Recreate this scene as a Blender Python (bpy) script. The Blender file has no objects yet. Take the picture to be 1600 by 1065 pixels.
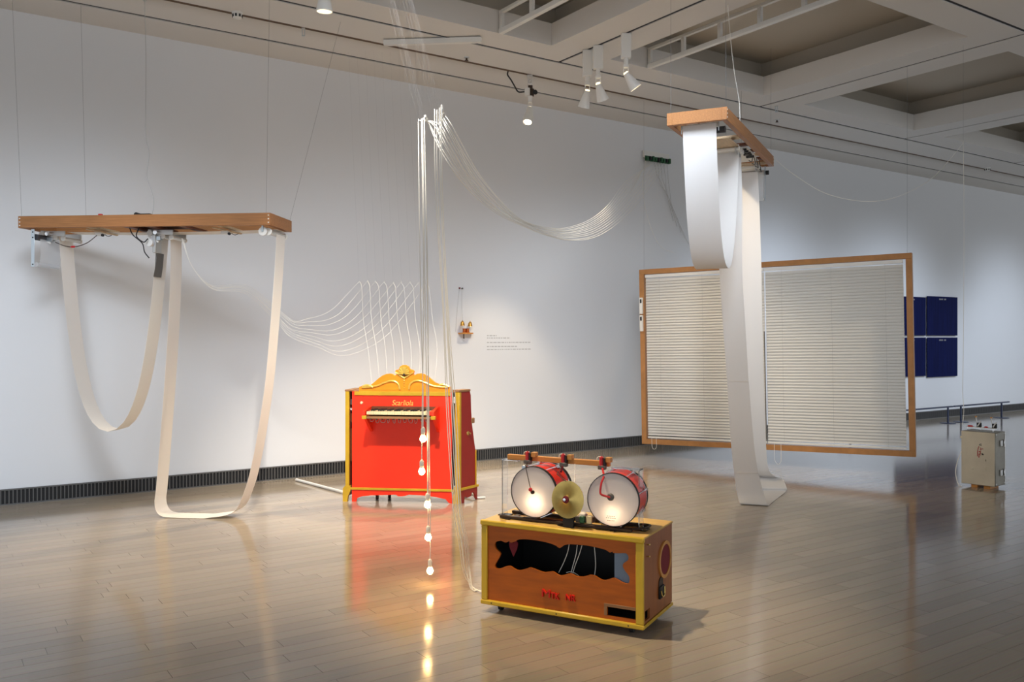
import bpy, bmesh, math, random
from mathutils import Vector, Matrix
from mathutils.geometry import tessellate_polygon
random.seed(7)
D = bpy.data
SC = bpy.context.scene
COL = SC.collection

# ------------------------------------------------------------------ camera
FPX = 1366.0            # focal length in pixels of the 1600x1065 frame
HOR = 527.0             # horizon row
CAMH = 1.5
YAW = math.radians(34.2)
SY, CY = math.sin(YAW), math.cos(YAW)
cam = D.cameras.new('camera')
cam.sensor_width = 36.0
cam.lens = 36.0 * FPX / 1600.0
cam.shift_y = (HOR - 532.5) / 1600.0
cam.clip_end = 200
camo = D.objects.new('camera', cam)
camo.location = (0, 0, CAMH)
camo.rotation_euler = (math.pi / 2, 0, -YAW)
COL.objects.link(camo)
SC.camera = camo

# ------------------------------------------------------------------ world, exposure
w = D.worlds.new('world'); SC.world = w; w.use_nodes = True
bg = w.node_tree.nodes['Background']
bg.inputs[0].default_value = (0.87, 0.925, 1.0, 1)
bg.inputs[1].default_value = 0.78
vs = SC.view_settings
vs.view_transform = 'Standard'; vs.look = 'None'; vs.gamma = 1.0
vs.use_curve_mapping = False
vs.exposure = 0.34

WARM = (1.0, 0.80, 0.55); NEUT = (1.0, 0.93, 0.84); COOL = (0.79, 0.88, 1.0); BLUE = (0.72, 0.83, 1.0)
def spot(name, loc, target, power, color, deg, blend=0.6, radius=0.06, parent=None):
    l = D.lights.new(name, 'SPOT'); l.energy = power; l.color = color
    l.spot_size = math.radians(deg); l.spot_blend = blend; l.shadow_soft_size = radius
    o = D.objects.new(name, l); o.location = loc
    d = Vector(target) - Vector(loc)
    o.rotation_euler = d.to_track_quat('-Z', 'Y').to_euler()
    COL.objects.link(o)
    return o
# unseen lamps: track lamps of the ceiling slots, daylight stand-ins and an added fill
for x, tx, p, c, deg in ((-3.2, -1.6, 900, BLUE, 56), (0.2, 1.2, 720, COOL, 56), (2.4, 4.4, 540, COOL, 56), (4.4, 7.6, 760, COOL, 50),
                         (9.9, 11.0, 1250, BLUE, 56), (13.0, 14.2, 1050, BLUE, 56), (17.0, 18.2, 850, BLUE, 56)):
    spot('wall_washer_and_daylight', (x, 4.17, 4.34), (tx, 9.03, 1.2), p, c, deg, 1.0, 0.8)  # the blue ones are added lamps standing in for daylight
spot('blind_fill_light', (3.4, 0.9, 4.34), (8.3, 6.7, 1.0), 780, (0.92, 0.96, 1.0), 34, 1.0, 0.4)  # soft fill lamp added to brighten the blinds
spot('piano_key_light', (1.75, 4.17, 4.3), (3.7, 7.15, 0.5), 760, NEUT, 46, 0.8, 0.05)
spot('drum_key_light', (1.95, 4.17, 4.3), (2.9, 3.75, 0.4), 520, WARM, 40, 0.9, 0.05)
spot('ribbon_key_light', (-0.6, 7.44, 4.3), (2.0, 6.5, 0.0), 420, WARM, 52, 0.7, 0.08)

# ------------------------------------------------------------------ helpers
def W(X, Z, h):
    "camera-ground coordinates (right, forward, height) -> world"
    return Vector((Z * SY + X * CY, Z * CY - X * SY, h))
def at(px, py, Z):
    return W((px - 800) / FPX * Z, Z, CAMH - (py - HOR) / FPX * Z)
def on_floor(px, py, h=0.0):
    Z = (CAMH - h) * FPX / (py - HOR)
    return W((px - 800) / FPX * Z, Z, h)
WALL_Y = 9.03
def on_y(px, py, y=WALL_Y):
    "point of the pixel's ray on the plane parallel to the back wall"
    u = (px - 800) / FPX
    Z = y / (CY - u * SY)
    return at(px, py, Z)

class Fr:
    "ground frame of a thing: origin and heading in camera-ground coordinates"
    def __init__(s, X, Z, ang):
        s.X, s.Z, s.a = X, Z, ang
        s.c, s.s = math.cos(ang), math.sin(ang)
    def loc(s): return W(s.X, s.Z, 0)
    def rot(s): return s.a - YAW
    def to_local(s, X, Z):
        dx, dz = X - s.X, Z - s.Z
        return (dx * s.c + dz * s.s, -dx * s.s + dz * s.c)
    def pick_y(s, px, py, y=0.0):
        u = (px - 800) / FPX
        t = (y + (-s.X * s.s + s.Z * s.c)) / (-u * s.s + s.c)
        x, _ = s.to_local(u * t, t)
        return (x, CAMH - (py - HOR) / FPX * t)
    def pick_x(s, px, py, x=0.0):
        u = (px - 800) / FPX
        t = (x + s.X * s.c + s.Z * s.s) / (u * s.c + s.s)
        _, y = s.to_local(u * t, t)
        return (y, CAMH - (py - HOR) / FPX * t)
    def pt(s, px, py, Z):
        u = (px - 800) / FPX
        x, y = s.to_local(u * Z, Z)
        return Vector((x, y, CAMH - (py - HOR) / FPX * Z))

class MB:
    def __init__(s): s.v = []; s.f = []
    def add(s, vs, fs):
        n = len(s.v); s.v += [tuple(p) for p in vs]; s.f += [tuple(i + n for i in f) for f in fs]; return s
    def box(s, x0, x1, y0, y1, z0, z1, M=None):
        p = [Vector((x, y, z)) for z in (z0, z1) for y in (y0, y1) for x in (x0, x1)]
        if M is not None: p = [M @ q for q in p]
        return s.add(p, [(0, 2, 3, 1), (4, 5, 7, 6), (0, 1, 5, 4), (2, 6, 7, 3), (0, 4, 6, 2), (1, 3, 7, 5)])
    def bev(s, x0, x1, y0, y1, z0, z1, b=0.003, M=None):
        "box with chamfered edges"
        bm = bmesh.new(); bmesh.ops.create_cube(bm, size=1)
        for v in bm.verts:
            v.co = Vector(((x0 + x1) / 2 + v.co.x * (x1 - x0), (y0 + y1) / 2 + v.co.y * (y1 - y0), (z0 + z1) / 2 + v.co.z * (z1 - z0)))
        bmesh.ops.bevel(bm, geom=bm.edges[:], offset=b, segments=1, affect='EDGES')
        bm.verts.index_update()
        vs = [(M @ v.co) if M is not None else v.co.copy() for v in bm.verts]
        fs = [[v.index for v in f.verts] for f in bm.faces]
        bm.free()
        return s.add(vs, fs)
    def beam(s, a, b, wd, ht, up=(0, 0, 1)):
        a, b = Vector(a), Vector(b); d = (b - a).normalized()
        sd = d.cross(Vector(up)).normalized(); u = sd.cross(d).normalized()
        p = []
        for q in (a, b):
            for i, j in ((-1, -1), (1, -1), (1, 1), (-1, 1)):
                p.append(q + sd * i * wd / 2 + u * j * ht / 2)
        return s.add(p, [(0, 1, 2, 3), (7, 6, 5, 4), (0, 4, 5, 1), (1, 5, 6, 2), (2, 6, 7, 3), (3, 7, 4, 0)])
    def tube(s, pts, r, n=6, r1=None):
        pts = [Vector(p) for p in pts]; m = len(pts); rings = []
        ref = None
        for i, p in enumerate(pts):
            d = (pts[min(i + 1, m - 1)] - pts[max(i - 1, 0)])
            d = d.normalized() if d.length > 1e-9 else Vector((0, 0, 1))
            if ref is None:
                ref = d.orthogonal().normalized()
            ref = (ref - d * ref.dot(d))
            ref = ref.normalized() if ref.length > 1e-6 else d.orthogonal().normalized()
            e = d.cross(ref)
            rr = r if r1 is None else r + (r1 - r) * i / max(1, m - 1)
            rings.append([p + (ref * math.cos(2 * math.pi * k / n) + e * math.sin(2 * math.pi * k / n)) * rr for k in range(n)])
        vs = [q for R in rings for q in R]; fs = []
        for i in range(m - 1):
            for k in range(n):
                a = i * n + k; b = i * n + (k + 1) % n
                fs.append((a, b, b + n, a + n))
        fs.append(tuple(range(n - 1, -1, -1))); fs.append(tuple((m - 1) * n + k for k in range(n)))
        return s.add(vs, fs)
    def lathe(s, prof, o=(0, 0, 0), ax=(0, 0, 1), n=24, ring=False):
        "prof: (radius, distance along axis)"
        o = Vector(o); ax = Vector(ax).normalized(); e = ax.orthogonal().normalized(); g = ax.cross(e)
        if ring: prof = list(prof) + [prof[0]]
        vs = []; fs = []; m = len(prof)
        for r, h in prof:
            for k in range(n):
                t = 2 * math.pi * k / n
                vs.append(o + ax * h + (e * math.cos(t) + g * math.sin(t)) * max(r, 1e-5))
        for i in range(m - 1):
            for k in range(n):
                a = i * n + k; b = i * n + (k + 1) % n
                fs.append((a, b, b + n, a + n))
        if prof[0][0] > 1e-4 and not ring: fs.append(tuple(range(n - 1, -1, -1)))
        if prof[-1][0] > 1e-4 and not ring: fs.append(tuple((m - 1) * n + k for k in range(n)))
        return s.add(vs, fs)
    def prism(s, loops, fn, t0, t1):
        "flat outline with holes -> slab; fn(a, b, t) gives the point"
        L = [[Vector((a, b, 0)) for a, b in lp] for lp in loops]
        tri = tessellate_polygon(L)
        flat = [p for lp in loops for p in lp]; n = len(flat)
        vs = [fn(a, b, t0) for a, b in flat] + [fn(a, b, t1) for a, b in flat]
        fs = [tuple(t) for t in tri] + [tuple(i + n for i in reversed(t)) for t in tri]
        k = 0
        for lp in loops:
            m = len(lp)
            for i in range(m):
                a = k + i; b = k + (i + 1) % m
                fs.append((a, b, b + n, a + n))
            k += m
        return s.add(vs, fs)
    def strip(s, L, R, thick=0.0012):
        "ribbon between two edge lines, with thickness"
        L = [Vector(p) for p in L]; R = [Vector(p) for p in R]; m = len(L)
        vs = []
        for i in range(m):
            t = L[min(i + 1, m - 1)] - L[max(i - 1, 0)]
            nrm = t.cross(R[i] - L[i]); nrm = nrm.normalized() if nrm.length > 1e-9 else Vector((0, 1, 0))
            vs += [L[i] + nrm * thick / 2, R[i] + nrm * thick / 2, R[i] - nrm * thick / 2, L[i] - nrm * thick / 2]
        fs = []
        for i in range(m - 1):
            for k in range(4):
                a = i * 4 + k; b = i * 4 + (k + 1) % 4
                fs.append((a, b, b + 4, a + 4))
        fs += [(3, 2, 1, 0), tuple((m - 1) * 4 + k for k in range(4))]
        return s.add(vs, fs)
    def mesh(s, name):
        me = D.meshes.new(name); me.from_pydata(s.v, [], s.f); me.validate()
        bm = bmesh.new(); bm.from_mesh(me); bmesh.ops.recalc_face_normals(bm, faces=bm.faces[:]); bm.to_mesh(me); bm.free()
        return me

def smooth_mesh(me, ang=40):
    me.polygons.foreach_set('use_smooth', [True] * len(me.polygons))
    try: me.set_sharp_from_angle(angle=math.radians(ang))
    except Exception: pass

def obj(name, mb, m, parent=None, smooth=True):
    me = mb.mesh(name) if isinstance(mb, MB) else mb
    if smooth: smooth_mesh(me)
    if m is not None and not me.materials: me.materials.append(m)
    o = D.objects.new(name, me); COL.objects.link(o)
    if parent is not None: o.parent = parent
    return o
def tag(o, label, cat, group=None, kind=None):
    o['label'] = label; o['category'] = cat
    if group: o['group'] = group
    if kind: o['kind'] = kind
    return o
def thing(name, label, cat, loc=(0, 0, 0), rz=0, group=None):
    o = D.objects.new(name, None); o.empty_display_size = 0.1
    o.location = loc; o.rotation_euler = (0, 0, rz); COL.objects.link(o)
    return tag(o, label, cat, group)
def struct(o, label=None):
    o['kind'] = 'structure'
    if label: o['label'] = label
    return o
def crom(pts, n=8):
    "Catmull-Rom through the points"
    P = [Vector(p) for p in pts]; P = [P[0] * 2 - P[1]] + P + [P[-1] * 2 - P[-2]]
    out = []
    for i in range(1, len(P) - 2):
        for k in range(n):
            t = k / n; a, b, c, d = P[i - 1], P[i], P[i + 1], P[i + 2]
            out.append(0.5 * ((2 * b) + (c - a) * t + (2 * a - 5 * b + 4 * c - d) * t * t + (3 * b - a - 3 * c + d) * t ** 3))
    out.append(P[-2]); return out
def catenary(half, sag):
    lo, hi = 0.01, 50.0
    for _ in range(80):
        a = (lo + hi) / 2
        val = a * (math.cosh(min(half / a, 600)) - 1)
        if val > sag: lo = a
        else: hi = a
    return a
def sagline(a, b, sag, n=24):
    a, b = Vector(a), Vector(b)
    return [a.lerp(b, t / n) - Vector((0, 0, sag * 4 * (t / n) * (1 - t / n))) for t in range(n + 1)]
def wob(pts, amp, seed):
    r = random.Random(seed); ph = [r.uniform(0, 6.28) for _ in range(4)]
    out = []; n = len(pts)
    for i, p in enumerate(pts):
        t = i / max(1, n - 1); k = math.sin(math.pi * t)
        out.append(Vector(p) + Vector((math.sin(9 * t + ph[0]) + math.sin(23 * t + ph[1]), math.sin(11 * t + ph[2]), math.sin(17 * t + ph[3]))) * amp * k)
    return out

# ------------------------------------------------------------------ materials
def lin(c): return tuple((x / 12.92 if x <= 0.04045 else ((x + 0.055) / 1.055) ** 2.4) for x in c)
def rgb(r, g, b): return lin((r / 255, g / 255, b / 255))
def mat(name, col, rough=0.5, metal=0.0, var=0.0, scale=8.0, bump=0.0, spec=0.5, stretch=(1, 1, 1), dark=None):
    m = D.materials.new(name); m.use_nodes = True; nt = m.node_tree; b = nt.nodes['Principled BSDF']
    b.inputs['Base Color'].default_value = (*col, 1); b.inputs['Roughness'].default_value = rough
    b.inputs['Metallic'].default_value = metal; b.inputs['Specular IOR Level'].default_value = spec
    if var or bump:
        tc = nt.nodes.new('ShaderNodeTexCoord'); mp = nt.nodes.new('ShaderNodeMapping')
        mp.inputs['Scale'].default_value = stretch
        nt.links.new(tc.outputs['Object'], mp.inputs[0])
        nz = nt.nodes.new('ShaderNodeTexNoise'); nz.inputs['Scale'].default_value = scale; nz.inputs['Detail'].default_value = 5
        nt.links.new(mp.outputs[0], nz.inputs['Vector'])
        if var:
            r = nt.nodes.new('ShaderNodeValToRGB')
            d = dark if dark else tuple(c * (1 - var) for c in col)
            r.color_ramp.elements[0].position = 0.3; r.color_ramp.elements[0].color = (*d, 1)
            r.color_ramp.elements[1].position = 0.7; r.color_ramp.elements[1].color = (*tuple(min(1, c * (1 + var * 0.5)) for c in col), 1)
            nt.links.new(nz.outputs[0], r.inputs[0]); nt.links.new(r.outputs[0], b.inputs['Base Color'])
        if bump:
            bp = nt.nodes.new('ShaderNodeBump'); bp.inputs['Strength'].default_value = bump; bp.inputs['Distance'].default_value = 0.002
            nt.links.new(nz.outputs[0], bp.inputs['Height']); nt.links.new(bp.outputs[0], b.inputs['Normal'])
    return m
def emis(name, col, strength):
    m = D.materials.new(name); m.use_nodes = True; b = m.node_tree.nodes['Principled BSDF']
    b.inputs['Base Color'].default_value = (*col, 1)
    b.inputs['Emission Color'].default_value = (*col, 1); b.inputs['Emission Strength'].default_value = strength
    return m
def clear(name, col=(1, 1, 1), rough=0.02, ior=1.45):
    m = D.materials.new(name); m.use_nodes = True; b = m.node_tree.nodes['Principled BSDF']
    b.inputs['Base Color'].default_value = (*col, 1); b.inputs['Roughness'].default_value = rough
    b.inputs['Transmission Weight'].default_value = 1.0; b.inputs['IOR'].default_value = ior
    return m
def sheet(name, col, trans=0.35, clearamt=0.0, rough=0.7):
    m = D.materials.new(name); m.use_nodes = True; nt = m.node_tree; b = nt.nodes['Principled BSDF']
    b.inputs['Base Color'].default_value = (*col, 1); b.inputs['Roughness'].default_value = rough
    b.inputs['Specular IOR Level'].default_value = 0.25
    t = nt.nodes.new('ShaderNodeBsdfTranslucent'); t.inputs[0].default_value = (*col, 1)
    mx = nt.nodes.new('ShaderNodeMixShader'); mx.inputs[0].default_value = trans
    out = nt.nodes['Material Output']
    nt.links.new(b.outputs[0], mx.inputs[1]); nt.links.new(t.outputs[0], mx.inputs[2]); last = mx
    if clearamt:
        tr = nt.nodes.new('ShaderNodeBsdfTransparent'); m2 = nt.nodes.new('ShaderNodeMixShader'); m2.inputs[0].default_value = clearamt
        nt.links.new(mx.outputs[0], m2.inputs[1]); nt.links.new(tr.outputs[0], m2.inputs[2]); last = m2
    nt.links.new(last.outputs[0], out.inputs[0])
    return m

M = {}
M['wall'] = mat('wall_paint', rgb(228, 229, 230), 0.7, var=0.015, scale=0.6, spec=0.2)
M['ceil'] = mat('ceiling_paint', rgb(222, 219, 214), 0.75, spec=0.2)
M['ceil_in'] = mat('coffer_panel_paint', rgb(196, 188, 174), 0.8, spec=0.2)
M['groove'] = mat('groove_black', (0.02, 0.022, 0.028), 0.7)
M['brown'] = mat('slot_brown', rgb(92, 66, 40), 0.6)
M['white'] = mat('white_enamel', rgb(232, 230, 224), 0.4)
M['grille'] = mat('grille_metal', rgb(96, 95, 93), 0.5, 0.0)
M['black'] = mat('black_matt', (0.012, 0.012, 0.013), 0.6)
M['frame_wood'] = mat('cedar_board', rgb(168, 114, 66), 0.5, var=0.25, scale=9, stretch=(0.6, 9, 14))
M['blind_wood'] = mat('blind_frame_wood', rgb(180, 126, 72), 0.5, var=0.18, scale=9, stretch=(1, 8, 1))
M['lightwood'] = mat('pale_wood', rgb(205, 180, 145), 0.6, var=0.15, scale=10, stretch=(1, 8, 1))
M['darkwood'] = mat('red_brown_wood', rgb(110, 58, 28), 0.5, var=0.3, scale=9, stretch=(1, 8, 1))
M['paper'] = sheet('roll_paper', rgb(246, 243, 238), 0.25)
M['paper2'] = sheet('roll_paper_white', rgb(238, 236, 234), 0.2)
M['film'] = sheet('clear_film', rgb(235, 236, 238), 0.5, 0.5, 0.3)
M['steel'] = mat('zinc_steel', rgb(200, 210, 216), 0.3, 0.85)
M['alu'] = mat('aluminium', rgb(205, 205, 202), 0.35, 0.7)
M['rubber'] = mat('dark_roller', rgb(52, 52, 56), 0.5)
M['wire'] = mat('white_wire', rgb(238, 235, 226), 0.45)
M['thread'] = mat('grey_thread', rgb(120, 120, 122), 0.6)
M['greywire'] = mat('grey_cord', rgb(190, 190, 188), 0.5)
M['redwire'] = mat('red_plastic', rgb(200, 40, 45), 0.4)
M['blackwire'] = mat('black_cable', (0.015, 0.015, 0.016), 0.45)
M['bluled'] = emis('blue_indicator', (0.12, 0.10, 1.0), 1.2)
M['green'] = mat('circuit_green', rgb(40, 92, 58), 0.4)
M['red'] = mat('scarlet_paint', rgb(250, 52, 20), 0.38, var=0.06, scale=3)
M['shadered'] = mat('shaded_red_paint', rgb(152, 32, 24), 0.45, var=0.08, scale=3)  # scarlet darkened in the colour itself for the side turned from the lamps
M['gold'] = mat('gold_paint', rgb(206, 166, 40), 0.42, 0.15, var=0.12, scale=10)
M['brightgold'] = mat('gilt', rgb(238, 200, 96), 0.3, 0.45, var=0.15, scale=30)
M['amber'] = mat('amber_wood', rgb(238, 150, 24), 0.4, var=0.14, scale=7, stretch=(1, 1, 4))
M['ivory'] = mat('ivory_key', rgb(226, 214, 170), 0.35)
M['tanrail'] = mat('key_rail_wood', rgb(150, 108, 70), 0.5)
M['cabinet'] = mat('cherry_veneer', rgb(186, 94, 14), 0.38, var=0.22, scale=5, stretch=(1, 1, 7))
M['cabside'] = mat('cabinet_side_veneer', rgb(148, 84, 36), 0.42, var=0.18, scale=6, stretch=(1, 6, 0.7))  # darker, browner veneer of the cabinet's sides, back and bottom
M['boxtop'] = mat('worn_top_board', rgb(206, 168, 92), 0.5, var=0.18, scale=7)
M['trim'] = mat('mustard_trim', rgb(216, 178, 52), 0.4, var=0.08, scale=12)
M['maroon'] = mat('maroon_cloth', rgb(112, 20, 34), 0.8)
M['ringwood'] = mat('ring_wood', rgb(198, 140, 70), 0.45)
M['bluegrey'] = mat('blue_grey_board', rgb(120, 138, 158), 0.6)
M['drumred'] = mat('drum_shell_red', rgb(226, 50, 30), 0.3)
M['drumhead'] = sheet('drum_skin', rgb(238, 236, 238), 0.45, 0.0, 0.5)
M['chrome'] = mat('chrome', (0.8, 0.8, 0.8), 0.15, 1.0)
M['brass'] = mat('cymbal_brass', rgb(206, 178, 104), 0.28, 0.9, var=0.1, scale=40)
M['barwood'] = mat('bar_wood', rgb(206, 140, 66), 0.45, var=0.18, scale=8, stretch=(1, 9, 9))
M['acrylic'] = clear('acrylic', (0.97, 0.98, 0.98))
M['gletter'] = mat('letter_gold', rgb(245, 196, 92), 0.4)
M['rletter'] = mat('letter_red', rgb(214, 34, 22), 0.35)
M['rust'] = mat('dark_iron', rgb(62, 48, 38), 0.55, 0.4)
M['case'] = mat('worn_case_metal', rgb(206, 198, 178), 0.5, 0.25, var=0.1, scale=6)
M['caseside'] = mat('case_side_metal', rgb(150, 146, 134), 0.45, 0.5, var=0.15, scale=9)
M['blue'] = mat('navy_print', rgb(12, 22, 72), 0.75, var=0.3, scale=3, stretch=(7, 1, 0.6), spec=0.1)
M['rail'] = mat('barrier_steel', rgb(58, 66, 88), 0.4, 0.5)
M['slat'] = sheet('blind_slat', rgb(222, 220, 214), 0.12, 0.0, 0.45)
M['copper'] = mat('copper_coil', rgb(190, 96, 40), 0.3, 0.7, var=0.3, scale=60)
M['bell'] = mat('bell_brass', rgb(196, 150, 70), 0.28, 0.8)
M['textgrey'] = mat('text_grey', rgb(150, 150, 150), 0.8)
M['walltext'] = mat('wall_text_grey', rgb(182, 182, 182), 0.8)
M['redmark'] = mat('red_marker', rgb(170, 40, 44), 0.6)
M['greybar'] = mat('grey_plate', rgb(92, 88, 84), 0.5)
M['bulb'] = emis('lit_filament_bulb', (1.0, 0.60, 0.22), 45)
M['lampglow'] = emis('halogen_glow', (1.0, 0.86, 0.6), 14)
M['lampback'] = emis('halogen_back_glow', (1.0, 0.82, 0.5), 2.2)
M['socket'] = mat('white_socket', rgb(225, 222, 216), 0.4)

def floor_mat():
    m = D.materials.new('floor_boards'); m.use_nodes = True; nt = m.node_tree; b = nt.nodes['Principled BSDF']
    oi = nt.nodes.new('ShaderNodeObjectInfo'); ge = nt.nodes.new('ShaderNodeNewGeometry')
    ad = nt.nodes.new('ShaderNodeMath'); ad.operation = 'ADD'
    nt.links.new(oi.outputs['Random'], ad.inputs[0]); nt.links.new(ge.outputs['Random Per Island'], ad.inputs[1])
    fr = nt.nodes.new('ShaderNodeMath'); fr.operation = 'FRACT'; nt.links.new(ad.outputs[0], fr.inputs[0])
    r = nt.nodes.new('ShaderNodeValToRGB')
    r.color_ramp.elements[0].color = (*rgb(162, 149, 131), 1); r.color_ramp.elements[1].color = (*rgb(174, 161, 142), 1)
    nt.links.new(fr.outputs[0], r.inputs[0])
    tc = nt.nodes.new('ShaderNodeTexCoord'); mp = nt.nodes.new('ShaderNodeMapping'); mp.inputs['Scale'].default_value = (1.2, 30, 1)
    nz = nt.nodes.new('ShaderNodeTexNoise'); nz.inputs['Scale'].default_value = 3; nz.inputs['Detail'].default_value = 6
    cx = nt.nodes.new('ShaderNodeVectorMath'); cx.operation = 'ADD'
    nt.links.new(ge.outputs['Position'], mp.inputs[0]); nt.links.new(mp.outputs[0], nz.inputs['Vector'])
    mx = nt.nodes.new('ShaderNodeMix'); mx.data_type = 'RGBA'; mx.blend_type = 'MULTIPLY'; mx.inputs[0].default_value = 0.25
    nt.links.new(r.outputs[0], mx.inputs[6]); nt.links.new(nz.outputs[1], mx.inputs[7])
    nt.links.new(mx.outputs[2], b.inputs['Base Color'])
    b.inputs['Roughness'].default_value = 0.12; b.inputs['Specular IOR Level'].default_value = 1.0
    bp = nt.nodes.new('ShaderNodeBump'); bp.inputs['Strength'].default_value = 0.02; bp.inputs['Distance'].default_value = 0.004
    nt.links.new(nz.outputs[0], bp.inputs['Height']); nt.links.new(bp.outputs[0], b.inputs['Normal'])
    return m
M['floor'] = floor_mat()
M['floorgap'] = mat('floor_joint', rgb(84, 74, 62), 0.6)

# ------------------------------------------------------------------ floor, wall
X0, X1 = -8.0, 27.0
Y0 = -5.0
flo = struct(obj('floor', MB().box(X0, X1, Y0, WALL_Y + 0.1, -0.12, -0.004), M['floorgap'], smooth=False), 'polished wooden strip floor of the gallery')
PW, PL, G = 0.105, 0.95, 0.0018
pm = MB().box(0, PL - G, 0, PW - G, -0.006, 0.0).mesh('plank')
pm.materials.append(M['floor'])
planks = []
rr = random.Random(3)
row = 0; y = Y0
while y < WALL_Y - 0.02:
    x = X0 - rr.random() * PL
    while x < X1:
        planks.append((x, y)); x += PL
    y += PW; row += 1
def plank_size(p):
    cx, cy = p[0] + PL / 2, p[1] + PW / 2
    Z = cx * SY + cy * CY; X = cx * CY - cy * SY
    if Z < 0.5: return -1
    px = 800 + FPX * X / Z; py = HOR + FPX * CAMH / Z
    if not (-60 < px < 1660 and py < 1090): return -1
    return 1 / Z
planks.sort(key=plank_size, reverse=True)
for x, y in planks[:300]:
    o = D.objects.new('plank', pm); o.location = (x, y, 0); COL.objects.link(o); o.parent = flo
mb = MB()
for x, y in planks[300:]:
    mb.box(max(x, X0), min(x + PL - G, X1), y, min(y + PW - G, WALL_Y), -0.006, 0.0)
o = obj('planks', mb, M['floor'], flo, smooth=False); o['kind'] = 'stuff'

wall = struct(obj('wall_back', MB().box(X0, X1, WALL_Y, WALL_Y + 0.15, -0.1, 5.2), M['wall'], smooth=False), 'long white gallery wall')
mb = MB().box(X0, X1, WALL_Y - 0.002, WALL_Y + 0.03, 0.0, 0.138)
bb = struct(obj('baseboard_back', mb, M['black'], smooth=False), 'black ventilation grille running along the foot of the wall')
obj('rail', MB().box(X0, X1, WALL_Y - 0.018, WALL_Y + 0.001, 0.130, 0.142).box(X0, X1, WALL_Y - 0.018, WALL_Y + 0.001, 0.0, 0.010), M['grille'], bb, smooth=False)
mb = MB(); x = X0
while x < X1:
    mb.box(x, x + 0.008, WALL_Y - 0.016, WALL_Y - 0.001, 0.008, 0.132); x += 0.032
o = obj('slats', mb, M['grille'], bb, smooth=False); o['kind'] = 'stuff'

# ------------------------------------------------------------------ ceiling
H = 4.44
SX, SYP = 3.21, 3.27          # coffer pitch
GX = [5.67 + SX * k for k in range(-5, 7)]
GY = [7.45 - SYP * k for k in range(0, 5)]
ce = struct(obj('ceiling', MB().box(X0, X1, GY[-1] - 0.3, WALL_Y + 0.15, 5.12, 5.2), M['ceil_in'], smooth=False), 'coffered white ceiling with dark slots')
# strips beside the wall
obj('soffit', MB().box(X0, X1, 8.545, WALL_Y, H, H + 0.1), M['ceil'], ce, smooth=False)
mb = MB(); prof = [(8.495, H), (8.38, H + 0.008), (8.26, H + 0.036), (8.15, H + 0.085), (8.05, H + 0.15), (7.95, H + 0.24)]
vs = []; n = len(prof)
for x in (X0, X1):
    for yy, z in prof: vs.append((x, yy, z))
    for yy, z in reversed(prof): vs.append((x, yy, z + 0.05))
k = 2 * n
fs = [(i, (i + 1) % k, k + (i + 1) % k, k + i) for i in range(k)]
mb.add(vs, fs)
obj('cove', mb, M['ceil'], ce)
obj('slot_strip', MB().box(X0, X1, 7.965, 8.012, H - 0.001, H + 0.05), M['brown'], ce, smooth=False)  # brown strip along the wall-side slot
obj('soffit', MB().box(X0, X1, 7.475, 7.970, H, H + 0.1), M['ceil'], ce, smooth=False)
obj('slot_fill', MB().box(X0, X1, 8.49, 8.55, H + 0.01, H + 0.07).box(X0, X1, 7.43, 7.48, H + 0.008, H + 0.07), M['groove'], ce, smooth=False)  # black fill just above the slot mouth, so the slots read dark
mb = MB()
for gx in GX: mb.box(gx - 0.025, gx + 0.025, GY[-1], GY[0], H + 0.008, H + 0.045)
for gy in GY[1:]: mb.box(X0, X1, gy - 0.025, gy + 0.025, H + 0.0085, H + 0.044)
obj('slot_fill', mb, M['groove'], ce, smooth=False)
# one coffer: a ring of boards with an upstand, and a wider dark cavity above
g = 0.02; bw = 0.385
cx, cy = SX - 2 * g, SYP - 2 * g
mb = MB()
def ring(mb, x0, x1, y0, y1, wd, z0, z1):
    mb.box(x0, x1, y0, y0 + wd, z0, z1).box(x0, x1, y1 - wd, y1, z0, z1)
    mb.box(x0, x0 + wd, y0 + wd, y1 - wd, z0, z1).box(x1 - wd, x1, y0 + wd, y1 - wd, z0, z1)
ring(mb, 0, cx, 0, cy, bw - g, 0, 0.05)
ring(mb, bw - g - 0.03, cx - bw + g + 0.03, bw - g - 0.03, cy - bw + g + 0.03, 0.03, 0.05, 0.225)
cof = mb.mesh('coffer'); cof.materials.append(M['ceil'])
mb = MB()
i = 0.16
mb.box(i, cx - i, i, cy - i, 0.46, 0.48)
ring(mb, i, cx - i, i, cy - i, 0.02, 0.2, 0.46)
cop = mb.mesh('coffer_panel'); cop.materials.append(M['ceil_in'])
for a in range(len(GX) - 1):
    for b in range(len(GY) - 1):
        for nm, me in (('coffer', cof), ('coffer_panel', cop)):
            o = D.objects.new(nm, me); o.location = (GX[a] + g, GY[b + 1] + g, H); COL.objects.link(o); o.parent = ce

# white lattice trusses hanging in two coffers
def truss(x, label):
    y0, y1 = GY[1] + bw + 0.01, GY[0] - bw - 0.01
    t = thing('lattice_truss', label, 'truss', (x, y1, H - 0.01), 0, 'white lattice trusses in the coffers')
    L = y1 - y0
    obj('bottom_rail', MB().bev(-0.025, 0.025, -L, 0, 0, 0.045), M['white'], t)
    obj('top_rail', MB().bev(-0.02, 0.02, -L, 0, 0.195, 0.225), M['white'], t)
    k = 0; yy = -0.025
    while yy > -L:
        obj('upright', MB().bev(-0.018, 0.018, yy - 0.022, yy + 0.022, 0.045, 0.195), M['white'], t); yy -= 0.5
    return t
truss(4.66, 'white lattice truss in the coffer left of the track spotlights')
truss(6.60, 'white lattice truss in the coffer right of the track spotlights')

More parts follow.
